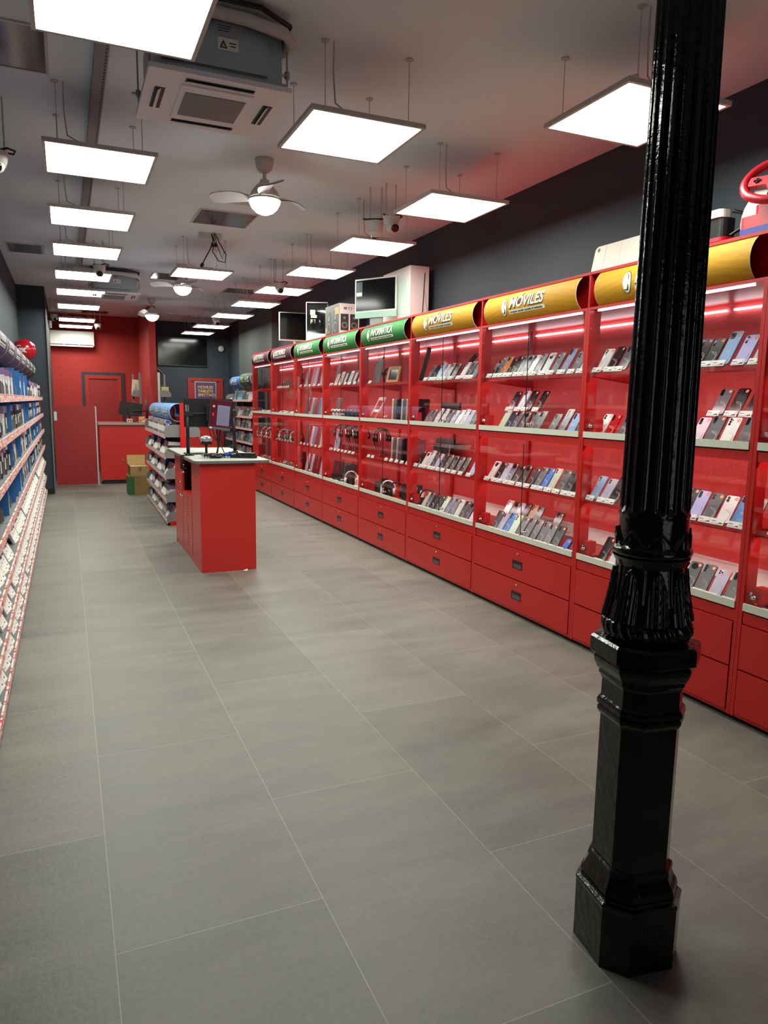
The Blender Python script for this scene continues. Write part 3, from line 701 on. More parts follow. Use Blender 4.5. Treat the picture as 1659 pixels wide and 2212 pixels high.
def cam_mesh(kind):
    m = MB(); T = T_up(.158)
    if kind == 0:      # square island upper left
        m.prism([(x-.018, y+.058) for x, y in rrect(.030, .030, .008)], 0, .0018, 0, T)
        for a, b_ in ((-.0245, .0645), (-.0245, .0515), (-.0115, .058)): m.cyl((a, b_, .0018), (a, b_, .0032), .0052, n=12, mi=1, M=T)
    elif kind == 1:    # three loose lenses in a column
        for b_ in (.067, .053, .039): m.cyl((-.022, b_, 0), (-.022, b_, .0022), .0062, n=14, mi=1, M=T)
        m.cyl((-.010, .062, 0), (-.010, .062, .001), .003, n=10, mi=1, M=T)
    elif kind == 2:    # oblong island
        m.prism([(x-.022, y+.055) for x, y in rrect(.018, .040, .008)], 0, .0018, 1, T)
        for b_ in (.067, .055, .043): m.cyl((-.022, b_, .0018), (-.022, b_, .003), .0058, n=12, mi=1, M=T)
    elif kind == 3:    # big round island
        m.cyl((-.004, .052, 0), (-.004, .052, .0025), .019, n=24, mi=1, M=T)
        for a, b_ in ((.004, .060), (-.012, .060), (-.012, .045), (.004, .045)): m.cyl((a, b_, .0025), (a, b_, .0035), .0042, n=10, mi=1, M=T)
    else:              # two lenses
        for b_ in (.064, .048): m.cyl((-.022, b_, 0), (-.022, b_, .0026), .0078, n=16, mi=1, M=T)
    return m
for kk in range(5):
    for light in (0, 1):
        PCAM[kk, light] = cam_mesh(kk).mesh('camera', [mat('camera_island_light', (200, 200, 204), .3) if light else mat('camera_island_dark', (40, 40, 44), .3), LENS])
STK = MB().cyl((.022, .062, 0), (.022, .062, .0006), .0095, n=16, M=T_up(.158)).add([(.018, .0585, .0008), (.026, .0585, .0008), (.022, .067, .0008)], [(0, 1, 2)], 1, T_up(.158)).mesh('price_sticker', [ORNG, mat('sticker_cream', (244, 220, 190), .6)])
CABL = MB().tube([(.009, -.012, .07), (.012, -.04, .062), (-.004, -.047, .04), (-.022, -.042, .018), (-.03, -.036, .003)], .0009, 4).tube([(.009, -.012, .065), (.008, -.045, .05), (-.012, -.043, .022), (-.025, -.035, .003)], .0008, 4).mesh('security_cable', [mat('pinkish_cable', (226, 206, 202), .4)])
STAND_T = math.radians(31)
def stand_mesh():
    s_, c_ = math.sin(STAND_T), math.cos(STAND_T); m = MB()
    a = Vector((.0125, 0, 0)); m.box(-.002, .001, -.025, .025, 0, .1, 0, Matrix.Translation((.012, 0, 0)) @ Matrix.Rotation(STAND_T, 4, 'Y'))
    m.box(-.022, .07, -.025, .025, 0, .002).box(-.022, -.020, -.025, .025, 0, .010); return m
STD = stand_mesh().mesh('display_stand', [ACR])
TAGM = MB().box(-.0006, .0006, -.037, .037, 0, .032, 0)
TAGM.box(-.0012, -.0006, -.006, -.030, .006, .009, 1).box(-.0012, -.0006, .010, .032, .019, .0205, 1).box(-.0012, -.0006, .004, .032, .016, .0172, 1).box(-.0012, -.0006, -.01, .032, .0045, .006, 1).box(-.0012, -.0006, -.012, -.030, .0085, .0125, 1)
TAGME = TAGM.mesh('price_card', [PAPER, INK])
Mt = Matrix.Rotation(math.radians(38), 4, 'Y')
ROWS = {
 (1,'top'):[(4.74,'black',3),(4.66,'grey',4),(4.60,'orange',0),(4.545,'black',4),(4.475,'black',3),(4.40,'black',0),(4.33,'navy',3),(4.262,'white',2),(4.185,'grey',1),(4.095,'silver',3),(3.99,'grey',1),(3.885,'bluegrey',2),(3.775,'grey',1),(3.69,'silver',1)],
 (1,'riser'):[(4.64,'black',0),(4.535,'paleblue',0),(4.43,'black',1),(4.31,'black',2)],
 (1,'mid'):[(4.60,'sage',0),(4.515,'navy',1),(4.44,'grey',2),(4.35,'grey',3),(4.235,'grey',2),(4.155,'grey',2),(3.985,'grey',4),(3.885,'grey',1),(3.79,'lightblue',2),(3.705,'grey',2)],
 (1,'low'):[(4.72,'white',3),(4.63,'black',2),(4.55,'lilac',1),(4.475,'plum',3),(4.385,'brown',3),(4.30,'brown',3),(4.20,'black',0),(4.115,'grey',0),(4.045,'blue',1),(3.965,'sage',4),(3.865,'grey',0),(3.785,'black',0),(3.70,'black',1)],
 (1,'bottom'):[(4.64,'grey',1),(4.565,'silverblue',4),(4.475,'blue',1),(4.395,'mint',1),(4.31,'grey',0),(4.225,'grey',4),(4.148,'grey',4),(4.06,'grey',4),(3.98,'grey',4),(3.89,'black',4)],
 (1,'back'):[(4.73,'white',1),(4.65,'black',3),(4.57,'lilac',1),(4.49,'brown',1),(4.41,'gold',1),(4.33,'grey',1),(4.10,'black',1)],
 (2,'top'):[(5.80,'grey',1),(5.72,'black',1),(5.635,'lightblue',1),(5.55,'lilac',1),(5.463,'black',0),(5.36,'black',0),(5.21,'silver',2),(5.10,'black',1),(5.02,'grey',1)],
 (2,'mid'):[(5.85,'grey',1),(5.77,'grey',1),(5.65,'silver',1),(5.56,'silver',1),(5.45,'grey',0),(5.37,'lilac',1),(5.28,'white',1),(5.20,'silver',1),(5.115,'silverblue',1),(5.03,'grey',1),(4.945,'grey',1)],
 (2,'low'):[(5.96,'brown',1),(5.87,'white',3),(5.78,'silver',1),(5.70,'black',1),(5.62,'lilac',1),(5.54,'black',1),(5.44,'brown',0),(5.35,'brown',3),(5.245,'brown',0),(5.145,'green',1),(5.00,'lightblue',1)],
 (2,'bottom'):[(5.86,'sage',1),(5.78,'navy',0),(5.68,'black',2),(5.585,'black',0),(5.49,'mint',1),(5.40,'bluegrey',1),(5.32,'grey',0),(5.235,'silver',0),(5.15,'brown',2),(5.07,'navy',3),(4.985,'pink',1)],
 (0,'top'):[(3.525,'white',1),(3.434,'black',1),(3.344,'grey',4),(3.20,'silver',0),(3.05,'black',1),(2.90,'grey',2),(2.80,'brown',1),(2.72,'green',1),(2.635,'lightblue',0),(2.533,'lavender',1),(2.43,'silver',2)],
 (0,'riser'):[(2.745,'grey',2),(2.65,'black',0),(2.55,'black',1)],
 (0,'mid'):[(3.51,'white',4),(3.425,'red',2),(3.32,'grey',1),(3.1,'silver',1),(2.95,'black',0),(2.765,'pink',2),(2.68,'grey',2),(2.58,'white',1),(2.485,'grey',2)],
 (0,'low'):[(3.52,'lightblue',4),(3.426,'silverblue',4),(3.34,'black',1),(3.1,'grey',1),(2.9,'white',2),(2.81,'black',0),(2.73,'lavender',2),(2.65,'grey',4),(2.561,'white',4),(2.474,'blue',4),(2.40,'green',1)],
 (0,'bottom'):[(3.419,'black',2),(3.32,'silver',1),(3.1,'grey',1),(2.92,'white',0),(2.745,'green',3),(2.658,'grey',1),(2.57,'lilac',0),(2.476,'grey',2)],
 (-1,'top'):[(2.27,'black',1),(2.17,'silver',0)], (-1,'mid'):[(2.20,'grey',1)], (-1,'low'):[(2.24,'green',1),(2.14,'blue',4)], (-1,'bottom'):[(2.235,'black',1),(2.10,'white',0)],
}
TZ = dict(top=1.706, riser=1.462, mid=1.314, low=.932, bottom=.556, back=.62)
TNAME = dict(top='top shelf', riser='clear riser', mid='second shelf', low='third shelf', bottom='bottom shelf', back='rear of bottom shelf')
acr_risers = {}
for (bk, tier), row in ROWS.items():
    yc, phr = BAY[bk]; z = TZ[tier]; x0 = {'riser': 3.07, 'back': 3.10}.get(tier, 2.955)
    for i, (y, cn, kind) in enumerate(row):
        rr = random.Random(int(y*1000)+bk*7)
        pl = '%s from left, %s of %s' % (nth(i+1), TNAME[tier], phr)
        t = thing('smartphone', '%s phone, %s' % (PN.get(cn, cn), pl), 'phone', (x0+rr.uniform(-.004, .004), y, z+.0095), (0, 0, 0), 'phones leaning on stands in the display cases')
        sc_ = rr.uniform(.93, 1.06)
        if (bk, round(y, 3)) in ((1, 3.885), (0, 2.635)): sc_ = 1.18
        tl = STAND_T+rr.uniform(-.03, .03)
        R = Matrix.Rotation(rr.uniform(-.05, .05), 4, 'Z') @ Matrix.Rotation(tl, 4, 'Y') @ Matrix.Diagonal((1, 1, sc_, 1))
        for nme, me in (('body', PB[cn]), ('camera', PCAM[kind, 1 if cn in ('silver', 'white', 'lilac', 'sage', 'mint', 'pink') else 0]), ('price_sticker', STK)):
            o = ob(nme, me, t); o.matrix_local = R
        s = ob('display_stand', STD, t, (0, 0, -.0095)); s = ob('security_cable', CABL, t, (0, 0, -.004))
        if tier != 'back':
            c = ob('price_card', TAGME, None, (x0-.030, y-.012 if i % 2 else y, z), (0, math.radians(26), rr.uniform(-.06, .06)))
            tag(c, 'white price card of phone %s' % pl, 'price card', 'price cards in front of the phones')
for bk, y0, y1, z in ((1, 4.22, 4.70, 1.46), (0, 2.45, 2.82, 1.46), (1, 3.62, 4.30, .9999), (2, 5.0, 5.9, .9999)):
    if z < 1: continue
    m = MB().box(3.03, 3.17, y0, y1, z-.003, z).box(3.03, 3.033, y0, y0+.003, 1.314, z).box(3.03, 3.17, y0, y0+.004, 1.314, z-.003).box(3.03, 3.17, y1-.004, y1, 1.314, z-.003)
    tag(part('acrylic_riser', m, ACR, None), 'clear acrylic riser holding phones on the second shelf of %s' % BAY[bk][1], 'riser')
m = MB().box(3.06, 3.25, 4.05, 4.78, .612, .618).box(3.06, 3.063, 4.05, 4.78, .556, .612)
tag(part('acrylic_riser', m, ACR, None), 'low clear riser at the back of the bottom shelf, yellow-signed case left of the column', 'riser')
for bk, y0, y1 in ((1, 3.62, 4.35), (1, 4.45, 4.70), (2, 4.85, 5.45), (2, 5.5, 6.0), (0, 2.95, 3.5)):
    m = MB().box(3.12, 3.24, y0, y1, 1.80, 1.803).box(3.12, 3.24, y0, y0+.003, 1.706, 1.80).box(3.12, 3.24, y1-.003, y1, 1.706, 1.80)
    tag(part('acrylic_riser', m, ACR, None), 'clear empty riser, %s end, back of the top shelf of %s' % ('right' if y0 < BAY[bk][0]-.2 else 'left', BAY[bk][1]), 'riser', 'empty clear risers on the top shelves')
# two small blue flip phones
for i, (y, lb) in enumerate(((3.795, 'small blue folding phone, left of the two, bottom shelf beside the column-side post'), (3.70, 'small blue folding phone nearest the post on the bottom shelf'))):
    t = thing('folding_phone', lb, 'phone', (2.965, y, .566), (0, 0, 0))
    o = part('body', MB().prism(rrect(.052, .085, .02, 5), -.016, 0, 0, T_up(.085)), mat('bright_blue', (24, 92, 190), .3), t); o.rotation_euler = (0, STAND_T+.15, 0)
    o = part('price_sticker', MB().cyl((.008, .022, .0), (.008, .022, .0008), .009, n=14, M=T_up(.085)), ORNG, t); o.rotation_euler = (0, STAND_T+.15, 0)
    o = part('display_stand', MB().box(-.01, .05, -.02, .02, -.01, -.007), ACR, t)
    c = ob('price_card', TAGME, None, (2.925, y, .556), (0, math.radians(26), 0)); tag(c, 'white price card for the %s blue folding phone' % ('left' if i == 0 else 'right'), 'price card', 'price cards in front of the phones')
t = thing('smartphone', 'black phone raised at the back of the top shelf, farther yellow-signed case', 'phone', (3.09, 5.37, 1.8125), (0, 0, 0))
for nme, me in (('body', PB['black']), ('camera', PCAM[1, 0]), ('price_sticker', STK)):
    o = ob(nme, me, t); o.matrix_local = Matrix.Rotation(STAND_T+.2, 4, 'Y')
part('display_stand', MB().box(-.03, .05, -.03, .03, -.0105, -.0085).box(-.03, -.028, -.03, .03, -.106, -.0105).box(.048, .05, -.03, .03, -.106, -.0105), ACR, t)
# ------------------------------------------------------------ tablets, laptops and gadgets in the farther cases
def tablet(y, z, h, w_, rgb, label, lean=.22, yaw=0, x=3.0, name='tablet', cat='tablet', th=.008, cover=False, grp=None):
    t = thing(name, label, cat, (x, y, z+.004), (0, 0, yaw), grp)
    T = Matrix(((0, 0, -1, 0), (-1, 0, 0, 0), (0, 1, 0, h/2), (0, 0, 0, 1)))
    R = Matrix.Rotation(lean, 4, 'Y')
    m = MB(); m.prism(rrect(w_, h, .012, 4), -th, 0, 0, T)
    o = part('body', m, mat('tab_%d_%d_%d' % rgb, rgb, .35, metal=.15), t); o.matrix_local = R
    if name == 'tablet':
        m = MB().prism([(p[0]-w_/2+.022, p[1]+h/2-.022) for p in rrect(.022, .022, .005)], 0, .0016, 0, T).cyl((-w_/2+.022, h/2-.022, .0016), (-w_/2+.022, h/2-.022, .003), .006, n=12, mi=1, M=T)
        o = part('camera', m, [mat('camera_island_dark', (40, 40, 44), .3), LENS], t); o.matrix_local = R
        o = part('logo', MB().cyl((0, .01, 0), (0, .01, .0005), .012, n=14, M=T), mat('dull_logo', (120, 122, 126), .3), t); o.matrix_local = R
    else:
        m = MB().box(-.0095-th*.3, -.009, -w_/2+.01, w_/2-.01, 0, h, 0)
        o = part('lid_seam', MB().box(-.0004-th*.5, .0004-th*.5+th, -w_/2-.0006, w_/2+.0006, .004, h-.002), BLKM, t); o.matrix_local = R @ Matrix.Scale(1, 4)
        o.scale = (.12, 1, 1)
    m = MB().box(.0, .085, -.04, .04, -.004, -.002)
    part('display_stand', m, ACR, t)
    return t
def card(x, y, z, label): 
    c = ob('price_card', TAGME, None, (x, y, z), (0, math.radians(26), 0)); tag(c, label, 'price card', 'price cards on the farther shelves'); return c
TC = {'silver': (192, 194, 196), 'grey': (104, 106, 110), 'pink': (220, 150, 164), 'paleblue': (170, 196, 220), 'white': (224, 224, 222), 'black': (34, 34, 38), 'sage': (164, 172, 160), 'navy': (36, 42, 60), 'cream': (226, 206, 182), 'blue': (104, 150, 200), 'maroon': (78, 40, 44)}
TR = {(5,'top'): ['silver','pink','paleblue','silver','maroon'], (5,'mid'): ['grey','silver','grey','blue','sage','grey'], (5,'low'): ['grey','white','blue','grey','cream','grey'], (5,'bottom'): ['silver','paleblue','black','maroon','silver','grey'],
      (4,'top'): ['grey'], (4,'mid'): ['grey'], (4,'low'): ['paleblue'], (4,'bottom'): ['black','grey','black'], (3,'top'): ['grey']}
for (bk, tier), L in TR.items():
    yc, phr = BAY[bk]
    for i, c in enumerate(L):
        n = len(L); y = yc+HB-.17-(i*(.95/n) if n > 3 else i*.2)
        h, w_ = (.25, .17) if tier != 'bottom' or bk == 5 else (.24, .33)
        tablet(y, TZ[tier], h, w_, TC[c], '%s tablet standing on end, %s from left, %s of %s' % ({'paleblue': 'pale blue'}.get(c, c), nth(i+1), TNAME[tier], phr), .2, -.12 if n > 3 else 0, 3.0+.02*(i % 2), grp='tablets standing in the display cases')
        card(2.925, y, TZ[tier], 'price card below the %s tablet, %s of %s' % (nth(i+1), TNAME[tier], phr))
# laptops standing upright on the third bay
for tier, L in (('mid', ['cream', 'navy', 'silver', 'silver', 'navy', 'black']), ('low', ['silver', 'silver', 'navy', 'grey', 'pink'])):
    yc, phr = BAY[3]
    for i, c in enumerate(L):
        y = yc+.02-i*(.11 if tier == 'mid' else .125)
        tablet(y, TZ[tier], .23, .20, TC[c], '%s closed laptop stood on its edge, %s from left, %s of nearest green-signed case' % (c, nth(i+1), TNAME[tier]), .04, -1.05, 3.06, 'laptop', 'laptop', .018, grp='laptops stood on edge')
        card(2.925, y-.03, TZ[tier], 'price card below the %s laptop, %s of nearest green-signed case' % (nth(i+1), TNAME[tier]))
tablet(5.95, .932, .20, .30, (214, 140, 158), 'pink closed laptop leaning at the back, third shelf, left end of farther yellow-signed case', .12, 0, 3.17, 'laptop', 'laptop', .014)
tablet(5.98, .932+.0, .25, .34, (40, 42, 46), 'dark laptop leaning behind the pink one on the third shelf', .1, 0, 3.22, 'laptop', 'laptop', .016)
tablet(5.85, 1.314, .20, .34, (26, 26, 28), 'black laptop leaning at the back of the second shelf, farther yellow-signed case', .1, 0, 3.2, 'laptop', 'laptop', .02)
tablet(5.92, 1.706, .07, .26, (26, 26, 28), 'low black device at the back of the top shelf, farther yellow-signed case', .1, 0, 3.2, 'laptop', 'laptop', .02)
tablet(7.2, 1.706, .30, .16, (70, 72, 78), 'tall dark folded laptop at the left end, top shelf of nearest green-signed case', .25, -.4, 3.05, 'laptop', 'laptop', .02)
tablet(6.12, 1.706, .32, .05, (30, 30, 34), 'tall black device at the right end, top shelf of nearest green-signed case', .25, -.6, 3.03, 'laptop', 'laptop', .03)
# picture frame and monitor arm
t = thing('digital_picture_frame', 'light wooden picture frame with black screen on the top shelf, nearest green-signed case', 'picture frame', (3.02, 6.72, 1.707), (0, 0, .25))
R = Matrix.Rotation(.28, 4, 'Y')
o = part('frame', MB().box(-.008, .008, -.095, -.065, .0, .17).box(-.008, .008, .065, .095, 0, .17).box(-.008, .008, -.065, .065, 0, .03).box(-.008, .008, -.065, .065, .14, .17), mat('light_oak', (180, 124, 70), .5, noise=.15, nscale=14), t); o.matrix_local = R
o = part('screen', MB().box(-.002, .004, -.065, .065, .03, .14), mat('tv_glass', (10, 12, 14), .12), t); o.matrix_local = R
o = part('easel_leg', MB().box(0, .1, -.01, .01, 0, .004), BLKM, t)
t = thing('folding_desk_stand', 'folded black monitor arm left of the wooden frame on the top shelf', 'monitor arm', (3.06, 6.93, 1.707))
part('arm', MB().tube([(0, .08, .006), (0, .085, .09), (0, .05, .13), (0, 0, .15), (0, -.04, .15), (0, -.06, .14)], .012, 8).cyl((0, .06, .1), (0, .1, .1), .022), BLACK, t)
part('clamp', MB().box(-.03, .03, .04, .12, 0, .008).box(-.01, .01, -.08, -.06, .10, .17), BLACK, t)
t = thing('speaker', 'small grey rounded speaker against the post, right end of top shelf', 'speaker', (2.985, 6.17, 1.707), (0, .12, -.2))
part('body', MB().prism(rrect(.06, .07, .018, 5), 0, .15), mat('speaker_grey', (126, 124, 124), .6), t); part('speaker_grille', MB().box(-.0312, -.03, -.02, .02, .02, .12), BLACK, t)
# middle green case: stands, cables, controllers
def gamepad(x, y, z, rgb, label, s=1.0, rz=0, grp='game controllers in the middle green-signed case'):
    t = thing('game_controller', label, 'game controller', (x, y, z), (0, 0, rz), grp); t.scale = (s, s, s)
    m = MB().sphere((0, .045, .05), .03, 12, sq=(.8, .9, 1.6)).sphere((0, -.045, .05), .03, 12, sq=(.8, .9, 1.6)).sphere((0, 0, .085), .035, 12, sq=(.7, 1.7, .8))
    part('body', m, mat('pad_%d_%d_%d' % rgb, rgb, .35), t)
    part('thumbstick', MB().cyl((-.02, .025, .075), (-.036, .025, .078), .009).cyl((-.02, -.025, .075), (-.036, -.025, .078), .009), BLACK, t)
    part('buttons', MB().cyl((-.02, -.055, .092), (-.028, -.055, .094), .010).box(-.028, -.02, .048, .062, .085, .1), GREYM, t)
for i, c in enumerate([(228, 228, 226), (228, 228, 226), (222, 224, 226), (120, 124, 128), (60, 64, 72), (40, 46, 60), (34, 40, 58), (30, 34, 50)]):
    y = 8.36-i*.125; gamepad(2.98, y, 1.316, c, '%s game controller, %s from left, second shelf of middle green-signed case' % ('white' if i < 3 else 'dark', nth(i+1)))
    card(2.925, y, 1.314, 'price card for the %s game controller, second shelf of middle green-signed case' % nth(i+1))
for i in range(9):
    y = 8.28-i*.12; t = thing('headset', 'black wired headset hanging on a hook, %s from left, third shelf of green-signed cases' % nth(i+1), 'headset', (3.05+.02*(i % 2), y if i < 7 else y-.05, .932), (0, 0, 1.2))
    if i >= 7: t.location.y = 7.1-(i-7)*.11
    part('headband', MB().tube([(0, .07*math.cos(a), .22+.085*math.sin(a)) for a in [math.radians(-10+d*20) for d in range(11)]], .009, 8), mat('headset_black', (20, 20, 22), .3), t)
    part('ear_cup', MB().cyl((0, .055, .2), (0, .085, .2), .032, n=16), BLACK, t); part('ear_cup', MB().cyl((0, -.085, .2), (0, -.055, .2), .032, n=16), BLACK, t)
    part('cable', MB().tube([(.0, .07, .17), (.02, .05, .1), (-.02, .02, .04), (.01, .0, .1), (.02, -.03, .02), (-.02, -.05, .09), (0, -.02, .004)], .004, 5), BLACK, t)
    part('stand', MB().cyl((0, 0, .0), (0, 0, .3), .005).box(-.04, .04, -.04, .04, 0, .004), CHROME, t)
    card(2.925, y if i < 7 else t.location.y, .932, 'price card below the %s black headset, third shelf of green-signed cases' % nth(i+1))
def stylus(x, y, z, label, c, h=.17, w_=.09):
    t = thing('ebook_reader', label, 'e-reader', (x, y, z+.003), (0, 0, 0), 'readers and gadgets on the top shelf'); T = T_up(h)
    o = part('body', MB().prism(rrect(w_, h, .008), -.009, 0, 0, T), mat('er_%d' % c[0], c, .4), t); o.rotation_euler = (0, .4, 0)
    o = part('screen', MB().prism(rrect(w_*.8, h*.7, .003), 0, .001, 0, T), mat('eink', (170, 172, 168), .5), t); o.rotation_euler = (0, .4, 0)
    card(2.925, y, z, 'price card for the ' + label[:40].rsplit(' ', 1)[0])
for i, c in enumerate([(230, 228, 226), (226, 222, 218), (60, 60, 84), (232, 232, 230), (66, 60, 60), (72, 70, 72)]):
    stylus(2.97, 8.28-i*.15, 1.706, '%s handheld gadget, %s from left, top shelf, middle green-signed case' % ('white' if c[0] > 200 else 'dark', nth(i+1)), c)
# bottom shelves: headphones, calculators, bags
def headphones(x, y, z, rgb, label, rz=0, grp=None):
    t = thing('headphones', label, 'headphones', (x, y, z), (0, 0, rz), grp); mm = mat('hp_%d_%d_%d' % rgb, rgb, .3)
    part('headband', MB().tube([(0, .075*math.cos(a), .075+.085*math.sin(a)) for a in [math.radians(d*15) for d in range(13)]], .008, 8), mm, t)
    for s_ in (1, -1):
        e = part('ear_cup', MB().cyl((0, s_*.05, .045), (0, s_*.078, .045), .040, n=18), mm, t); part('ear_pad', MB().cyl((0, s_*.035, .045), (0, s_*.05, .045), .037, n=18), mat('ear_pad_black', (30, 28, 28), .7), e)
    return t
HPC = [(30, 30, 32), (200, 196, 186), (40, 40, 44), (210, 206, 196), (54, 54, 60), (214, 206, 190), (26, 26, 28), (120, 130, 150)]
for bk in (6, 7):
    yc, phr = BAY[bk]
    for i in range(7):
        c = HPC[(i*3+bk) % 8]; y = yc+HB-.16-i*.15
        headphones(3.0, y, .932, c, '%s headphones, %s from left, third shelf of %s' % ('pale' if c[0] > 150 else 'dark', nth(i+1), phr), .9, 'headphones on the third shelf of the maroon-signed cases')
        card(2.925, y, .932, 'price card of the %s headphones, third shelf of %s' % (nth(i+1), phr))
headphones(3.0, 7.78, .557, (224, 222, 216), 'white headphones on the bottom shelf, middle green-signed case', 1.0)
headphones(3.0, 6.72, .557, (226, 224, 220), 'white over-ear headphones on the bottom shelf, nearest green-signed case', 1.0)
headphones(3.02, 6.57, .557, (22, 22, 24), 'black over-ear headphones right of the white ones, nearest green-signed case', 1.1)
headphones(3.05, 5.93, .557, (24, 24, 26), 'black headphones at the left end of the bottom shelf, farther yellow-signed case', .8)
def box_item(name, cat, x, y, z, dx, dy, dz, rgb, label, rz=0, detail=None, tilt=0, r=.01):
    t = thing(name, label, cat, (x, y, z), (0, tilt, rz))
    part('body', MB().prism(rrect(dx, dy, min(r, dx/2.2, dy/2.2)), 0, dz), mat('it_%d_%d_%d' % rgb, rgb, .5), t)
    if detail: part(detail[0], MB().box(-dx/2-.002, -dx/2-.0003, -dy*.35, dy*.35, dz*detail[2], dz*detail[3]), mat('dt_%d_%d_%d' % detail[1], detail[1], .5), t)
    return t
for i in range(4):
    y = 7.62-i*.075; box_item('calculator', 'calculator', 2.99, y, .562, .012, .07, .13, (226, 222, 214), 'white calculator in blister, %s from left, bottom shelf of middle green-signed case' % nth(i+1), 0, ('keypad', (190, 120, 96), .12, .6), .35)
box_item('camera_bag', 'bag', 3.08, 6.33, .557, .14, .24, .16, (30, 26, 26), 'black camera bag on the bottom shelf, nearest green-signed case', .1, ('strap', (60, 54, 52), .5, .58), 0, .05)
box_item('power_bank', 'power bank', 3.12, 6.45, .68, .10, .07, .012, (60, 140, 200), 'bright blue flat box lying on the camera bag', .5, None, -.35)
box_item('router', 'router', 2.985, 6.16, .562, .03, .07, .16, (228, 226, 222), 'white upright router at the right end, bottom shelf of nearest green-signed case', 0, ('price_label', (196, 190, 180), .1, .3), .3)
box_item('router', 'router', 2.99, 5.99, .562, .03, .06, .14, (230, 228, 224), 'white upright device at the left end, bottom shelf of farther yellow-signed case', 0, ('vent', (196, 190, 180), .2, .3), .3)
box_item('modem', 'modem', 3.1, 7.05, .557, .14, .22, .11, (36, 38, 40), 'black boxed gadget at the left of the bottom shelf, nearest green-signed case', 0, ('vent', (70, 90, 80), .5, .8))
box_item('coffee_mug_warmer', 'gadget', 3.02, 6.86, .557, .08, .08, .17, (40, 34, 34), 'black cylinder gadget on the bottom shelf, nearest green-signed case', 0, None, 0, .039)
for i, (y, rgb) in enumerate(((10.72, (30, 34, 60)), (10.55, (26, 60, 40)))): pass
def mouse(x, y, z, rgb, label, grp):
    t = thing('computer_mouse', label, 'mouse', (x, y, z+.001), (0, -.5, 0), grp)
    part('body', MB().sphere((0, 0, .018), .03, 12, sq=(1.7, 1, .62)), mat('ms_%d' % rgb[0], rgb, .35), t); part('scroll_wheel', MB().cyl((-.03, -.003, .034), (-.03, .003, .034), .006), BLACK, t)
for bk in (6, 7):
    yc, phr = BAY[bk]
    for i in range(9):
        y = yc+HB-.17-i*.112; c = [(228, 226, 224), (40, 40, 44), (200, 196, 190)][(i+bk) % 3]
        mouse(2.99, y, 1.325, c, '%s computer mouse, %s from left, second shelf of %s' % ('dark' if c[0] < 60 else 'pale', nth(i+1), phr), 'computer mice in the maroon-signed cases')
        card(2.93, y, 1.314, 'price card for the %s mouse, second shelf of %s' % (nth(i+1), phr))
def watch(x, y, z, rgb, label, grp):
    t = thing('wristwatch', label, 'watch', (x, y, z), (0, -.2, 0), grp)
    part('strap', MB().tube([(0+.02*math.cos(a), 0, .035+.032*math.sin(a)) for a in [math.radians(d*24) for d in range(16)]], .008, 6), mat('ws_%d_%d' % rgb[:2], rgb, .5), t)
    part('dial', MB().cyl((-.022, 0, .045), (-.03, 0, .047), .018, n=16), mat('watch_dial', (190, 170, 150), .2, metal=.6), t)
for bk in (6, 7):
    yc, phr = BAY[bk]
    for i in range(8):
        y = yc+HB-.3-i*.1; c = [(30, 30, 32), (150, 116, 92), (196, 190, 182)][(i) % 3]
        watch(2.985, y, .562, c, '%s wristwatch on a loop stand, %s from left, bottom shelf of %s' % (('black', 'bronze', 'silver')[i % 3], nth(i+1), phr), 'watches on the bottom shelves')
        card(2.93, y, .556, 'price card for the %s watch, bottom shelf of %s' % (nth(i+1), phr))
t = thing('studio_microphone', 'silver studio microphone on black stand, top shelf of nearer maroon-signed case', 'microphone', (3.05, 9.93, 1.707))
part('grille', MB().sphere((0, 0, .245), .045, 16, sq=(1, 1, 1.25)).cyl((0, 0, .16), (0, 0, .245), .045), mat('mic_grey', (130, 128, 126), .4, metal=.5), t)
part('body', MB().cyl((0, 0, .06), (0, 0, .16), .046), BLACK, t); part('base', MB().cyl((0, 0, 0), (0, 0, .03), .07).cyl((0, 0, .03), (0, 0, .06), .02), BLACK, t)
for i in range(6):
    y = 10.72-i*.11
    t = thing('streaming_stick', 'black boxed gadget with white card, %s from left, top shelf of nearer maroon-signed case' % nth(i+1), 'gadget', (2.99, y, 1.708), (0, .5, 0), 'small gadgets on the top shelf of the nearer maroon-signed case')
    part('body', MB().prism(rrect(.02, .07, .008), 0, .12), BLACK, t); part('button', MB().cyl((-.011, 0, .09), (-.013, 0, .09), .012), CHROME, t)
    card(2.93, y, 1.706, 'price card for the %s gadget, top shelf of nearer maroon-signed case' % nth(i+1))
for i, (y, rgb, nm) in enumerate(((11.75, (30, 40, 80), 'blue'), (11.58, (26, 26, 28), 'black'), (11.42, (30, 70, 50), 'green'))):
    t = thing('portable_speaker', '%s round portable speaker on the top shelf, end maroon-signed case' % nm, 'speaker', (3.03, y, 1.707))
    part('body', MB().cyl((0, 0, 0), (0, 0, .17), .06, n=20), mat('ps_'+nm, rgb, .6), t); part('top_ring', MB().cyl((0, 0, .17), (0, 0, .175), .05), BLACK, t)
t = thing('black_bag', 'black upright pouch on the bottom shelf of nearer maroon-signed case', 'bag', (3.1, 9.95, .557)); part('body', MB().prism([(0-.06, -.09), (.06, -.09), (.06, .09), (-.06, .09)], 0, .15).prism([(-.02, -.05), (.02, -.05), (.02, .05), (-.02, .05)], .15, .24), BLACK, t)
t = thing('white_phone_rack', 'white stepped phone holder on second shelf of middle green-signed case', 'holder', (3.1, 7.40, 1.316)); R = Matrix.Rotation(.45, 4, 'Y')
o = part('frame', MB().box(-.005, .005, -.09, -.07, .1, .28).box(-.005, .005, .07, .09, .1, .28).box(-.005, .005, -.07, .07, .24, .28).box(-.005, .005, -.07, .07, .1, .13), WHITE, t); o.matrix_local = R
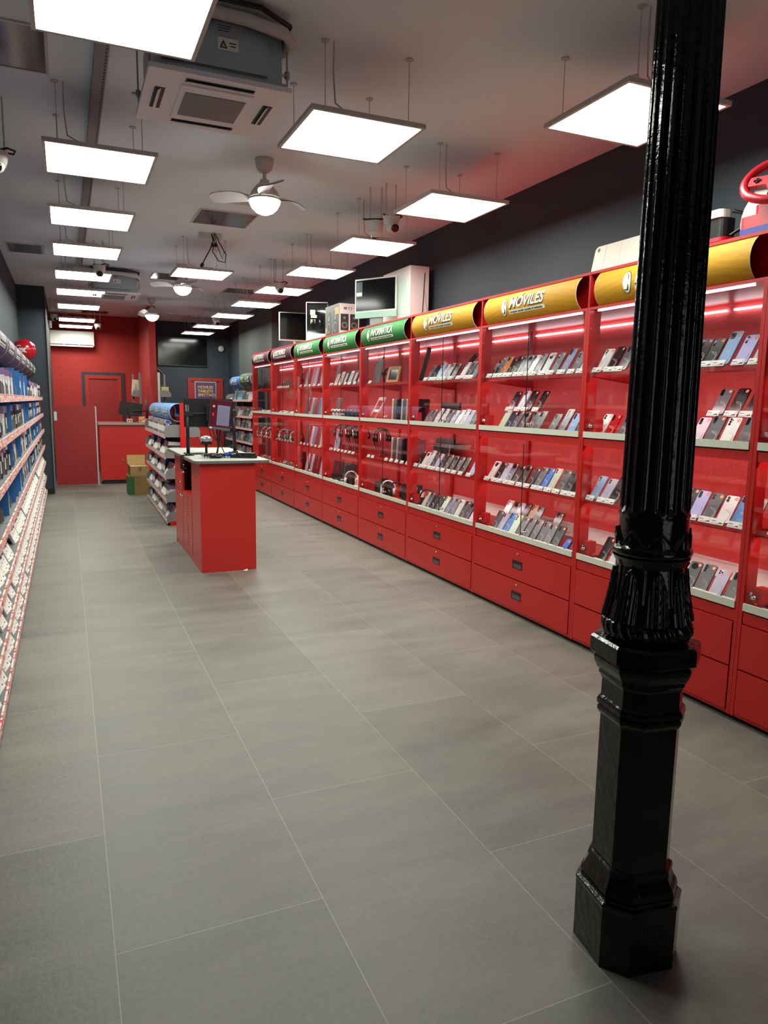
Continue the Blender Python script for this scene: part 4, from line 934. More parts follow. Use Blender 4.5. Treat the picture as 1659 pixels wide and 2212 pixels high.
part('leg', MB().cyl((-.02, -.08, 0), (.05, -.08, .12), .006).cyl((-.02, .08, 0), (.05, .08, .12), .006), WHITE, t)

# ------------------------------------------------------------ things standing on top of the cases
TOPZ = 2.29
t = thing('computer_monitor', 'switched-off monitor with pale bezel on top of the cases, left of headphones box', 'monitor', (3.10, 10.35, TOPZ), (0, 0, -.08))
part('bezel', MB().box(-.235, .235, -.012, .02, .09, .49), WHITE, t); part('screen', MB().box(-.225, .23, -.014, -.012, .108, .482), mat('tv_glass', (10, 12, 14), .12), t)
part('stand', MB().cyl((0, .03, 0), (0, .03, .2), .02).box(-.1, .1, -.05, .1, 0, .008), WHITE, t)
t = thing('headphones_box', 'tall white display box with window showing black headphones, above the green signs', 'product box', (3.07, 9.25, TOPZ), (0, 0, -.42))
part('carton', MB().box(-.14, .14, .0, .3, 0, .5).box(-.14, .14, -.06, 0, 0, .1).box(-.14, -.13, -.06, 0, .1, .5).box(-.14, .14, -.06, 0, .49, .5), WHITE, t)
part('window', MB().box(-.13, .13, -.058, -.056, .1, .49), glass_mat('box_window', (.75, .78, .8), .05, .05), t)
part('backdrop', MB().box(-.13, .13, -.004, -.002, .1, .49), BLACK, t)
part('headphones_inside', MB().tube([(.07*math.cos(a), -.03, .3+.09*math.sin(a)) for a in [math.radians(d*15) for d in range(13)]], .018, 8).cyl((-.07, -.03, .24), (-.03, -.03, .24), .05).cyl((.03, -.03, .24), (.07, -.03, .24), .05).tube([(-.05, -.03, .22), (-.06, -.03, .16), (0, -.03, .13), (.06, -.04, .15)], .006), mat('hp_case_black', (18, 18, 20), .25), t)
part('paper_label', MB().box(-.085, -.02, -.0615, -.059, .34, .40).box(-.075, .0, -.0615, -.059, .30, .335).box(-.08, -.02, -.0615, -.059, .23, .28), mat('cream_paper', (226, 216, 170), .6), t)
t = thing('speaker_box', 'grey and white speaker carton printed with loudspeakers, right of the headphones box', 'product box', (3.12, 8.45, TOPZ))
part('carton', MB().box(-.125, .125, -.25, .25, 0, .37), mat('carton_white', (222, 208, 206), .6), t)
m = MB().box(-.127, -.125, -.248, .248, .002, .368, 0)
for yy in (-.12, .11):
    m.box(-.128, -.127, yy-.085, yy+.085, .03, .30, 1)
    for rr, zz, mi in ((.06, .11, 2), (.045, .11, 1), (.03, .22, 2)): m.cyl((-.1285-.0004*(mi+1), yy, zz), (-.129-.0004*(3-mi), yy, zz), rr, n=20, mi=mi)
m.box(-.1285, -.127, .19, .24, .05, .12, 3).box(-.1285, -.127, -.24, -.1, .25, .33, 3)
part('side_print', m, [mat('print_grey', (88, 84, 80), .5), mat('print_dark', (52, 50, 48), .5), mat('print_mid', (120, 116, 108), .5), mat('print_gold', (190, 146, 70), .5)], t)
m = MB()
for xx in (-.06, .06):
    m.box(xx-.05, xx+.05, -.252, -.25, .06, .25, 0); m.cyl((xx, -.2522, .12), (xx, -.2530, .12), .037, n=20, mi=1); m.cyl((xx, -.2530, .12), (xx, -.2536, .12), .024, n=20, mi=0); m.cyl((xx, -.2522, .205), (xx, -.253, .205), .016, n=16, mi=1)
m.cyl((.01, -.25, .315), (.01, -.2515, .315), .02, n=16, mi=2).box(-.07, -.03, -.2512, -.25, .30, .33, 1).box(.0, .02, -.2522, -.2515, .30, .33, 3)
part('front_print', m, [mat('print_dark', (52, 50, 48), .5), mat('print_mid', (120, 116, 108), .5), mat('print_blue', (30, 34, 110), .5), PAPER], t)
t = thing('desktop_computer', 'all-in-one computer with pale green chin and black screen on top of the cases', 'computer', (2.965, 7.03, TOPZ), (0, 0, -1.05))
part('bezel', MB().box(-.265, .265, -.012, .004, .145, .48), mat('pale_bezel', (226, 226, 220), .35), t); part('screen', MB().box(-.25, .25, -.014, -.012, .16, .465), mat('tv_glass', (10, 12, 14), .12), t)
part('chin', MB().box(-.265, .265, -.012, .004, .085, .145), mat('mint_metal', (166, 204, 188), .35), t)
part('stand', MB().box(-.08, .08, .006, .02, 0, .3).box(-.08, .08, -.04, .08, 0, .006), ALU, t)
part('price_label', MB().box(-.245, -.165, -.017, -.015, .30, .45, 0).box(-.24, -.17, -.0175, -.017, .31, .345, 1), [mat('plastic_sleeve', (96, 104, 108), .2), PAPER], t)
t = thing('computer_box', 'large white carton with side slot behind the pale green computer', 'product box', (3.22, 6.87, TOPZ), (0, 0, 0))
part('carton', MB().box(-.10, .10, -.33, .33, 0, .54), mat('carton_cream', (224, 208, 202), .6), t)
part('side_print', MB().box(-.1015, -.10, -.28, .28, .04, .5, 0).box(-.1025, -.1015, -.24, .22, .1, .44, 1), [mat('carton_pale', (214, 206, 200), .6), mat('carton_green', (186, 206, 196), .6)], t)
part('front_print', MB().add([(.03, -.3315, .06), (.04, -.3315, .06), (.06, -.3315, .48), (.05, -.3315, .48)], [(0, 1, 2, 3)], 0).add([(.055, -.3315, .3), (.06, -.3315, .3), (.10, -.3315, .05), (.095, -.3315, .05)], [(0, 1, 2, 3)], 1), [mat('slot_navy', (34, 40, 66), .5), mat('line_grey', (150, 140, 136), .5)], t)
t = thing('flat_white_board', 'flat cream game set box leaning on top of the cases, left of column', 'product box', (3.10, 3.49, TOPZ+.002), (0, 0, 0))
T = Matrix(((0, 0, -1, 0), (-1, 0, 0, 0), (0, 1, 0, .11), (0, 0, 0, 1))); R = Matrix.Rotation(.2, 4, 'Y')
o = part('board', MB().prism(rrect(.72, .21, .03, 5), -.02, 0, 0, T), mat('board_cream', (214, 206, 194), .5), t); o.matrix_local = R
o = part('print', MB().box(-.36+.1, -.36+.102, -.1, .1, 0, .0006, 0, T).box(-.12, -.119, -.1, .1, 0, .0006, 0, T).box(-.34, .34, -.055, -.0535, 0, .0006, 0, T).cyl((-.325, .08, 0), (-.325, .08, .001), .012, n=12, mi=1, M=T), [mat('board_line', (168, 160, 150), .5), mat('board_emblem', (80, 40, 40), .5)], t); o.matrix_local = R
t = thing('racing_wheel_toy', 'red toy steering wheel on blue-banded base, top right corner of the picture', 'steering wheel', (3.06, 2.46, TOPZ))
part('base', MB().prism(rrect(.2, .30, .03, 5), .03, .10).prism(rrect(.14, .2, .03, 5), .10, .15), mat('toy_red', (186, 28, 44), .3), t); part('base_band', MB().prism(rrect(.204, .304, .03, 5), 0, .045), mat('toy_blue', (36, 56, 150), .35), t)
W = Matrix.Translation((-.06, -.03, .24)) @ Matrix.Rotation(.42, 4, 'Z') @ Matrix.Rotation(-.9, 4, 'Y')
ring = [W @ Vector((.14*math.cos(a)*(1 if math.cos(a) > -.75 else .95), .155*math.sin(a), .0)) for a in [2*PI*i/36 for i in range(37)]]
part('wheel_rim', MB().tube(ring, .020, 10), MC['toy_red'], t)
part('hub', MB().cyl((0, 0, -.02), (0, 0, .015), .065, n=24, M=W).box(-.03, .03, -.14, .14, -.012, .008, 0, W), mat('toy_pink', (206, 70, 80), .35), t)
part('hub_disc', MB().cyl((.02, 0, .015), (.02, 0, .022), .042, n=24, M=W).cyl((.02, 0, .014), (.02, 0, .0185), .05, n=24, mi=1, M=W), [WHITE, mat('toy_navy', (30, 40, 96), .4)], t)
part('buttons', MB().box(-.005, .005, .085, .115, .008, .014, 0, W).box(-.015, .015, .095, .105, .008, .014, 0, W).box(-.034, -.026, -.03, -.022, .015, .02, 0, W).box(-.034, -.026, -.01, -.002, .015, .02, 0, W).box(-.034, -.026, .01, .018, .015, .02, 0, W).cyl((.07, .03, .0), (.07, .03, .02), .01, mi=1, M=W), [BLACK, mat('toy_yellow', (236, 200, 60), .4)], t)
part('shift_paddle', MB().box(-.10, -.03, .05, .11, -.03, -.02, 0, W), WHITE, t); part('shift_paddle', MB().box(-.10, -.03, -.11, -.05, -.03, -.02, 0, W), WHITE, t)
part('column_neck', MB().cyl((0, 0, .12), (-.045, -.02, .21), .045, .035, n=16), MC['toy_red'], t)
part('price_label', MB().box(-.106, -.1035, -.13, -.02, .008, .05, 0).box(-.107, -.106, -.12, -.04, .015, .018, 1), [PAPER, INK], t)
t = thing('toy_track_case', 'low red and black tray beside the toy steering wheel', 'tray', (3.04, 2.82, TOPZ)); part('lid', MB().prism(rrect(.16, .26, .03, 4), .022, .04), MC['toy_red'], t); part('tray', MB().prism(rrect(.15, .25, .03, 4), 0, .022), BLACK, t)
t = thing('vr_headset', 'black and white headset standing behind the column on top of the cases', 'headset', (3.2, 2.95, TOPZ)); part('visor', MB().prism(rrect(.1, .16, .03, 4), 0, .19), BLACK, t); part('front_shell', MB().prism([(p[0]-.02, p[1]) for p in rrect(.09, .15, .03, 4)], .19, .23), WHITE, t); part('strap', MB().tube([(.0, -.08, .1), (.04, -.13, .14), (.03, -.14, .2), (0, -.09, .22)], .01), BLACK, t)
t = thing('pet_camera', 'pale grey rounded device left of the toy steering wheel', 'gadget', (3.2, 2.72, TOPZ)); part('shell', MB().sphere((0, 0, .13), .1, 20, sq=(.5, .8, 1.3)), mat('pale_shell', (178, 182, 178), .4), t); part('base', MB().prism(rrect(.12, .16, .03), 0, .03), BLACK, t); part('ribbed_pad', MB().sphere((-.06, -.06, .05), .06, 14, sq=(.5, 1, .7)), mat('ribbed_black', (30, 30, 32), .6, bump=1, nscale=200), t)
# ------------------------------------------------------------ disc cases: collected first, linked at the end
SPEC = []
def cmesh(kind, i):
    m = MB()
    if kind == 'spine':
        body, band = [((26, 26, 30), (30, 60, 150)), ((206, 196, 206), (118, 96, 140)), ((64, 50, 74), (150, 130, 160)), ((196, 184, 176), (196, 188, 180)), ((44, 44, 48), (232, 226, 220)), ((170, 60, 56), (150, 26, 32))][i]
        mats = [mat('sp_%d' % i, body, .35), mat('spb_%d' % i, band, .3), PAPER]
        m.box(-.135, 0, -.007, .007, 0, .171, 0).box(-.136, .0006, -.0073, .0073, .13, .172, 1).box(0, .0008, -.003, .003, .03, .1, 2)
    elif kind == 'face':
        cov = [(120, 84, 84), (150, 138, 142), (86, 76, 96), (188, 150, 110), (96, 96, 100), (160, 120, 120)][i]
        mats = [mat('fc_%d' % i, cov, .3, noise=.4, nscale=40), PAPER, INK, mat('case_clear', (206, 204, 204), .25)]
        m.box(-.014, -.001, -.0675, .0675, 0, .171, 3).box(-.001, .0, -.062, .062, .004, .166, 0).box(0, .0008, -.058, .058, .006, .082, 1)
        m.box(.0008, .0011, -.045, -.02, .05, .0525, 2).box(.0008, .0011, .002, .016, .058, .064, 2).box(.0008, .0011, .02, .038, .022, .028, 2).box(.0008, .0011, -.05, -.02, .018, .0205, 2)
    else:              # bluray / switch cases, front cover
        cov, band = [((150, 176, 200), (30, 70, 170)), ((226, 224, 220), (196, 26, 34)), ((60, 80, 120), (30, 70, 170)), ((120, 100, 84), (40, 90, 180)), ((120, 180, 210), (224, 224, 222))][i]
        mats = [mat('bl_%d' % i, cov, .3, noise=.5, nscale=30), mat('blb_%d' % i, band, .3), PAPER]
        m.box(-.014, 0, -.0675, .0675, 0, .171, 0).box(-.0145, .0006, -.068, .068, .142, .172, 1).box(0, .0008, .01, .06, .008, .04, 2)
    return m, mats
CM = {}
def case(kind, i, M, label, group):
    SPEC.append((kind, i, M, label, group))
T1 = Matrix.Translation
def Rz(a): return Matrix.Rotation(a, 4, 'Z')
def Ry(a): return Matrix.Rotation(a, 4, 'Y')
STRIP = mat('red_white_price_strip', (222, 214, 206), .5)
def strip_mat():
    nt = STRIP.node_tree; b = nt.nodes['Principled BSDF']; tc = nt.nodes.new('ShaderNodeTexCoord'); mp = nt.nodes.new('ShaderNodeMapping')
    mp.inputs['Scale'].default_value = (1, 22, 60); n = nt.nodes.new('ShaderNodeTexNoise'); n.inputs['Scale'].default_value = 1.6; n.inputs['Detail'].default_value = 3
    cr = nt.nodes.new('ShaderNodeValToRGB'); cr.color_ramp.elements[0].position = .42; cr.color_ramp.elements[1].position = .5
    cr.color_ramp.elements[0].color = (*lin((206, 40, 44)), 1); cr.color_ramp.elements[1].color = (*lin((236, 214, 206)), 1)
    nt.links.new(tc.outputs['Object'], mp.inputs[0]); nt.links.new(mp.outputs[0], n.inputs['Vector']); nt.links.new(n.outputs['Fac'], cr.inputs[0]); nt.links.new(cr.outputs[0], b.inputs['Base Color'])
strip_mat()
BACKB = mat('dark_back_board', (34, 36, 40), .6)
def div_poly(d, h): # rounded divider in (x, z): back at x=0, front x=d
    p = [(0, 0), (d*.95, 0), (d, .01)]
    for k in range(8): a = math.radians(k*90/7); p.append((d*.45+d*.55*math.cos(a), h*.45+h*.55*math.sin(a)))
    p += [(d*.3, h), (0, h)]; return p
def divider_mb(d, h, y=0, th=.002, sx=1):
    poly = div_poly(d, h); m = MB(); n = len(poly)
    vs = [(sx*x, y-th/2, z) for x, z in poly]+[(sx*x, y+th/2, z) for x, z in poly]
    m.add(vs, [tuple(range(n)), tuple(range(2*n-1, n-1, -1))]+[(i, (i+1) % n, n+(i+1) % n, n+i) for i in range(n)]); return m
DIV_L = divider_mb(.235, .125).mesh('shelf_divider', [GREY]); DIV_S = divider_mb(.175, .13).mesh('shelf_divider', [GREY])

# ------------------------------------------------------------ game shelving along the left wall
LT = [1.515, 1.275, 1.04, .80, .55, .33, .11]; TN = ['top', 'second', 'third', 'fourth', 'fifth', 'sixth', 'lowest']
UL = .95; NU = 10; YE = 12.12
um = MB().box(-.605, -.59, 0, UL, .02, 1.78); UBK = um.mesh('back_panel', [BACKB])
UPR = MB().box(-.59, -.565, -.012, .012, 0, 1.86).mesh('upright', [GREYM])
FOOT = MB().box(-.58, -.34, -.015, .015, 0, .05).mesh('foot', [BLKM])
SHL = MB().box(-.59, -.325, .004, UL-.004, -.018, 0).mesh('shelf', [GREYM])
STR = MB().box(-.325, -.317, .002, UL-.002, -.040, .006).box(-.3165, -.3155, .002, UL-.002, .003, .007).mesh('price_strip', [STRIP])
LSG = {'purple': sign_mat('purple_sign', (84, 66, 108), (74, 58, 96)), 'slate': sign_mat('slate_sign', (66, 66, 74), (58, 58, 66)), 'green': sign_mat('dark_green_sign', (36, 84, 50), (30, 74, 44))}
for k in range(NU):
    y0 = YE-UL*(k+1)
    c = thing('game_shelf_unit', 'grey shelving unit along the left wall, %s bay from the far end' % nth(k+1), 'shelf', (0, y0, 0), (0, 0, 0), 'game shelving along the left wall')
    ob('back_panel', UBK, c); ob('upright', UPR, c, (0, .013, 0)); ob('upright', UPR, c, (0, UL-.013, 0)); ob('foot', FOOT, c, (0, .06, 0))
    for ti, z in enumerate(LT):
        s = ob('shelf', SHL, c, (0, 0, z)); ob('price_strip', STR, s)
        for dy in ((.02, .33, .64) if ti < 4 else (.02, .5)): ob('shelf_divider', DIV_L if ti < 4 else DIV_S, s, (-.585, dy, 0))
    ttl, cm_ = (('XB SERIES X-ONE', 'green') if k == 0 else ('PLAYSTATION 3', 'slate') if k in (1, 2) else ('PLAYSTATION 4', 'purple'))
    sign_arc(c, -.515, 1.915, .125, .01, UL-.01, 1, math.radians(100), LSG[cm_], ttl, SUB, txt_w=.5, tsize=.07, emblem=(k > 2))
    part('sign_bracket', MB().box(-.59, -.50, .02, .03, 1.78, 1.92).box(-.59, -.50, UL-.03, UL-.02, 1.78, 1.92), GREYM, c)
LETTERS = 'ASIOPLTNRE'
li = 0; cnt = {}
rng = random.Random(3)
for k in range(NU):
    y0 = YE-UL*(k+1)
    if y0+UL < 3.0: continue
    for ti, z in enumerate(LT):
        cells = [(.635, UL-.02), (.325, .63), (.03, .32)]
        for ci, (a, b_) in enumerate(cells):
            if ti < 4:
                rc = rng.random()
                if (rc < .3) and k > 0:
                    t = thing('letter_card', 'blue divider card with black letter, %s shelf, %s bay from the far end, %s section' % (TN[ti], nth(k+1), ('far', 'middle', 'near')[ci]), 'divider card', (-.455, y0+b_-.03, z+.001))
                    part('card', MB().box(-.115, .115, -.0015, .0015, 0, .205), mat('blue_card', (44, 112, 178), .45), t)
                    L_ = LETTERS[li % 10]; li += 1; m = MB(); put_text(m, L_, .14, lambda u, v: (u, -.0025, .06+v), align='CENTER', offset=.004)
                    part('letter', m, BLACK, t)
                elif k == 0 or rng.random() < .15:
                    t = thing('letter_card', 'red divider card, %s shelf, %s bay from the far end, %s section' % (TN[ti], nth(k+1), ('far', 'middle', 'near')[ci]), 'divider card', (-.46, y0+b_-.03, z+.001))
                    part('card', MB().box(-.09, .09, -.0015, .0015, 0, .19), mat('red_card', (196, 52, 50), .45), t); part('printed_spot', MB().cyl((0, -.0017, .06), (0, -.0028, .06), .03, n=16), BLACK, t)
                n = rng.randint(3, 7) if (rc > .10 or k == 0) else 0; y = y0+a+.03; xx = -.335-.0135*n-.01*rng.random(); pal = rng.choice([[0, 0, 4], [1, 1, 2], [1, 3, 2], [0, 4, 2]]) if k > 0 else [5, 4, 5]
                for q in range(n):
                    cnt[k, ti] = cnt.get((k, ti), 0)+1; pc = rng.choice(pal)
                    case('spine', pc, T1((xx, y, z+.001)) @ Rz(-1.05+rng.uniform(-.02, .02)) @ Ry(-.04), '%s upright game case, %s in the %s bay from the far end, %s left shelf' % (('black', 'lilac', 'purple', 'cream', 'dark', 'red')[pc], nth(cnt[k, ti]), nth(k+1), TN[ti]), 'upright game cases on the left wall')
                    st_ = rng.choice([.0155, .0155, .017]); xx += st_*.867; y += st_*.498
            else:
                y = y0+b_-.07
                while y > y0+a+.05:
                    if rng.random() < .93:
                        cnt[k, ti] = cnt.get((k, ti), 0)+1
                        case('face', rng.randint(0, 5), T1((-.338+.004*rng.random(), y, z+.003)) @ Rz(-.13+rng.uniform(-.02, .02)) @ Ry(-.42), 'white-labelled tilted game case, %s in the %s bay from the far end, %s left shelf' % (nth(cnt[k, ti]), nth(k+1), TN[ti]), 'tilted game cases on the left wall')
                    y -= .098

# ------------------------------------------------------------ free-standing film gondola behind the counter
G = thing('gondola_shelf', 'red and grey double-sided shelf of films with blue sign rolls behind the counter', 'shelf', (1.262, 8.9, 0), (0, 0, math.radians(-.8)))
GL = 2.7; GT = [1.085, .835, .585, .305, .055]; GN = ['top', 'second', 'third', 'fourth', 'bottom']
part('end_upright', MB().box(-.028, .028, -.04, .0, .03, 1.47), mat('bright_red_metal', (206, 26, 28), .35), G)
part('end_upright', MB().box(-.028, .028, GL, GL+.04, .03, 1.47), MC['bright_red_metal'], G)
part('base', MB().box(-.17, .17, -.01, .05, 0, .05).box(-.17, .17, .9, .95, 0, .05).box(-.17, .17, 1.8, 1.85, 0, .05).box(-.17, .17, GL-.05, GL, 0, .05).box(-.04, .04, 0, GL, .02, .06), RED, G)
part('centre_panel', MB().box(-.006, .006, 0, GL, .06, 1.12), BACKB, G)
part('post', MB().box(-.02, .02, .88, .93, 1.05, 1.4).box(-.02, .02, 1.77, 1.82, 1.05, 1.4).box(-.02, .02, .4, .45, 1.05, 1.3), MC['bright_red_metal'], G)
for ti, z in enumerate(GT):
    for sx in (-1, 1):
        x0, x1 = sorted((sx*.008, sx*.20)); s = part('shelf', MB().box(x0, x1, 0, GL, z-.018, z), GREYM, G)
        a, b_ = sorted((sx*.20, sx*.206)); part('price_strip', MB().box(a, b_, 0, GL, z-.035, z+.004), STRIP, s)
        for yy in ([-.0, .9, 1.8, GL] if ti else [0, GL]):
            dm = divider_mb(.20 if yy in (0, GL) else .14, .135 if ti else .15, 0, .002, sx); part('shelf_divider', dm, GREY, s, (sx*.008, yy, z-.02 if yy == 0 else z))
for i in range(3):
    y0 = .03+i*.89
    sign_arc(G, -.035, 1.355, .108, y0, y0+.87, -1, math.radians(105), sign_mat('blue_sign', (92, 142, 198), (84, 132, 190)), 'BLU-RAY', SUB, txt_w=.42, tsize=.08)
    sign_arc(G, .035, 1.355, .108, y0, y0+.87, 1, math.radians(105), MC['blue_sign'], 'BLU-RAY', SUB, txt_w=.42, tsize=.08)
GM = Matrix.Translation((1.262, 8.9, 0)) @ Rz(math.radians(-.8))
gc = {}
for ti, z in enumerate(GT):
    y = .07; 
    while y < GL-.06:
        if ti == 0:
            if y < .72 and (y < .3): kind, i, st = ('cover', 0, .14)
            else: kind, i, st = 'spine', rng.choice([4, 1, 3, 2]), .0155
        else:
            seg = int(y/.45)
            if (seg+ti) % 2: kind, i, st = 'spine', rng.choice([4, 1, 2, 0]), .017
            else: kind, i, st = 'face', rng.randint(0, 5), .10
        gc[ti] = gc.get(ti, 0)+1
        M = GM @ T1((-.175 if kind != 'spine' else -.165, y, z+.002)) @ Rz(PI) @ (Ry(-.12) if kind == 'cover' else Rz(.12) @ Ry(-.45) if kind == 'face' else Ry(-.05))
        if abs((y % .45)-.0) > .03 or ti == 0:
            case(kind, i, M, '%s film case, %s from the near end, %s shelf of the gondola' % ({'cover': 'blue-topped', 'spine': 'spine-out', 'face': 'white-labelled'}[kind], nth(min(99, gc[ti])), GN[ti]), 'film cases on the gondola')
        y += st
for i in range(14):
    case('spine', 0, GM @ T1((.165, .1+i*.03, GT[0]+.002)), 'blue-topped film case on the far side of the gondola, %s from the near end' % nth(i+1), 'film cases on the gondola')
t = thing('bluray_stack', 'small pile of blue film cases on the gondola second shelf, far side', 'film cases', (1.40, 8.98, GT[1]+.002))
for i in range(3): part('film_case', MB().box(-.07, .07, -.09, .09, i*.015, i*.015+.014), MC['spb_0'] if 'spb_0' in MC else mat('spb_0', (30, 60, 150), .3), t)

# ------------------------------------------------------------ black and grey shelf unit beyond the red cases
XS = 2.97
for k, (y0, y1, lb) in enumerate(((12.55, 13.42, 'grey game shelf with green sign roll just beyond the last red case'), (13.42, 14.3, 'grey game shelf with blue sign roll near the back corner'), (14.3, 14.88, 'last grey game shelf with tilted cases in the back corner'))):
    c = thing('game_shelf', lb, 'shelf', (XS, y0, 0)); L_ = y1-y0
    part('back_panel', MB().box(.28, .30, 0, L_, .02, 1.8), BACKB, c)
    part('upright', MB().box(.24, .28, .0, .03, 0, 1.86), GREYM, c); part('upright', MB().box(.24, .28, L_-.03, L_, 0, 1.86), GREYM, c)
    for ti, z in enumerate([1.53, 1.235, 1.02, .77, .50, .2]):
        s = part('shelf', MB().box(0, .28, .004, L_-.004, z-.018, z), GREYM, c); part('price_strip', MB().box(-.006, 0, .004, L_-.004, z-.034, z+.004), STRIP, s)
        part('shelf_divider', divider_mb(.2, .12, 0, .002, -1), GREY, s, (.22, L_*.5+.12, z)); part('shelf_divider', divider_mb(.2, .12, 0, .002, -1), GREY, s, (.22, L_-.02, z))
        y = .06; q = 0
        while y < L_-.07:
            q += 1
            if ti == 0 and k < 2: kind, i, st, M = 'cover', (1 if k == 0 else 4), .15, Ry(-.15)
            elif k == 2: kind, i, st, M = 'face', rng.randint(0, 5), .1, Ry(-.8)
            elif (ti+int(y/.35)) % 2: kind, i, st, M = 'spine', rng.choice([3, 5, 1, 3]), .017, Ry(-.04)
            else: kind, i, st, M = 'cover', rng.choice([1, 3, 4]), .145, Ry(-.2)
            case(kind, i, T1((XS+.06, y0+y, z+.002)) @ Rz(PI) @ M, '%s game case, %s from the near side, %s shelf of the %s' % (('white', 'pale', 'printed')[i % 3], nth(q), ['top', 'second', 'third', 'fourth', 'fifth', 'lowest'][ti], ('grey unit under the green roll', 'grey unit under the blue roll', 'corner grey unit')[k]), 'game cases on the grey wall units')
            y += st
    if k == 0:
        sign_arc(c, .09, 1.895, .115, .45, .87, -1, math.radians(105), sign_mat('leaf_green_sign', (56, 120, 58), (48, 108, 50)), 'XBOX', SUB, txt_w=.24, tsize=.08, emblem=False)
        sign_arc(c, .09, 1.895, .115, .0, .44, -1, math.radians(105), LSG['slate'], 'XB', None, txt_w=.16, tsize=.08)
    if k == 1: sign_arc(c, .09, 1.86, .115, .02, .86, -1, math.radians(105), sign_mat('bright_blue_sign', (44, 112, 190), (38, 102, 176)), 'PS VITA', SUB, txt_w=.4, tsize=.085)
    part('sign_bracket', MB().box(.1, .28, .04, .05, 1.8, 1.84).box(.1, .28, L_-.05, L_-.04, 1.8, 1.84), GREYM, c)

# link the cases: the 300 that show largest one by one, the rest as one mass
def area(M):
    p = pix(M @ Vector((0, 0, .08)))
    if p is None or p[0] < -45 or p[0] > 1665 or p[1] < -5 or p[1] > 2217: return 0
    return 1/p[2]**2*(1 if p[0] > 0 else .4)
sp = [(area(s[2]), i) for i, s in enumerate(SPEC)]
vis = sorted([a for a in sp if a[0] > 0], reverse=True); keep = set(i for _, i in vis[:300]); rest = [i for _, i in vis[300:]]
seen = {}
for i in sorted(keep):
    kind, v, M, label, grp = SPEC[i]
    if (kind, v) not in CM:
        mb, mats = cmesh(kind, v); CM[kind, v] = mb.mesh('disc_case', mats)
    o = ob('disc_case', CM[kind, v]); o.matrix_world = M
    seen[label] = seen.get(label, 0)+1
    tag(o, label, 'game case', grp)
mm = MB(); mats = []
for i in rest:
    kind, v, M, label, grp = SPEC[i]; mb, ms = cmesh(kind, v); idx = []
    for q in ms:
        if q not in mats: mats.append(q)
        idx.append(mats.index(q))
    o0 = len(mm.v); mm.v += [tuple(M @ Vector(p)) for p in mb.v]; mm.f += [[a+o0 for a in f] for f in mb.f]; mm.m += [idx[a] for a in mb.m]; mm.sm += mb.sm
if rest:
    o = part('disc_cases', mm, mats, None); tag(o, 'remaining small game and film cases filling the shelves', 'game cases', None, 'stuff')

# ------------------------------------------------------------ red counter in the middle
K = thing('shop_counter', 'free-standing red counter with grey top in the middle of the shop', 'counter', (1.27, 7.1, 0))
REDC = mat('red_counter_laminate', (196, 42, 36), .34, noise=.03, nscale=5)
m = MB()
m.box(-.24, .245, -.80, -.775, 0, .965).box(-.24, -.222, -.775, -.33, 0, .965).box(.227, .245, -.775, .78, 0, .965).box(-.24, .245, .76, .78, 0, .965).box(-.222, .227, -.775, .76, .02, .04)
m.box(-.235, -.215, -.33, .76, 0, .055).box(-.238, -.222, -.33, -.318, .055, .965).box(-.238, -.222, .235, .25, .055, .965).box(-.238, -.222, .74, .76, .055, .965)
m.box(-.238, .1, -.318, .235, .60, .615).box(-.238, .1, -.318, .235, .93, .945).box(.08, .1, -.318, .235, .615, .93)
part('body', m, REDC, K)
d = part('louvred_door', MB().box(-.242, -.225, -.316, .232, .058, .598), REDC, K)
lv = MB()
for zz in list(range(7))+list(range(8, 15)):
    z = .12+zz*.03+(.05 if zz > 7 else 0); lv.box(-.2435, -.2418, -.12, -.03, z, z+.006)
part('louvre_slots', lv, mat('slot_dark_red', (60, 12, 12), .6), d); part('knob', MB().sphere((-.252, .19, .56), .011, 10), CHROME, d)
d = part('cupboard_door', MB().box(-.242, -.225, .252, .738, .058, .60), REDC, K); part('knob', MB().sphere((-.252, .29, .56), .011, 10), CHROME, d)
d = part('drawer', MB().box(-.242, -.225, .252, .738, .605, .79), REDC, K); part('knob', MB().sphere((-.252, .30, .69), .011, 10), CHROME, d); part('lock', MB().cyl((-.242, .5, .68), (-.246, .5, .68), .014, n=12), mat('brass', (150, 110, 50), .3, metal=1), d)
part('drawer', MB().box(-.242, -.225, .252, .738, .795, .955), REDC, K)
def rr2(x0, x1, y0, y1, r): return [(p[0]+(x0+x1)/2, p[1]+(y0+y1)/2) for p in rrect(x1-x0, y1-y0, r, 6)]
part('worktop', MB().prism(rr2(-.285, .37, -.84, .98, .05), .9655, .99).prism(rr2(-.289, .374, -.844, .984, .052), .9655, .986, 1), [mat('grey_worktop', (158, 160, 152), .45, noise=.05, nscale=50), mat('dark_grey_edge', (104, 106, 102), .5)], K)
ZC = .9905
t = thing('monitor_pole', 'black clamp pole at the left edge of the counter holding a monitor', 'monitor stand', (1.03, 6.92, ZC))
part('pole', MB().cyl((0, 0, 0), (0, 0, .47), .016, n=14).cyl((0, 0, 0), (0, 0, .02), .03, n=14), BLKM, t)
part('clamp', MB().box(-.075, .05, -.03, .03, 0, .008).box(-.075, -.06, -.03, .03, -.12, .0).box(-.075, -.02, -.03, .03, -.125, -.115), BLKM, t)
part('clamp_screw', MB().cyl((-.045, 0, -.15), (-.045, 0, -.06), .006, n=8).cyl((-.045, 0, -.16), (-.045, 0, -.145), .025, n=12), CHROME, t)
part('arm', MB().box(-.03, .05, -.02, .03, .37, .41).tube([(0, 0, .39), (.1, .03, .39), (.22, .07, .39)], .011, 8), BLKM, t)
t = thing('monitor_pole', 'second black pole at the rear right of the counter top', 'monitor stand', (1.53, 7.2, ZC))
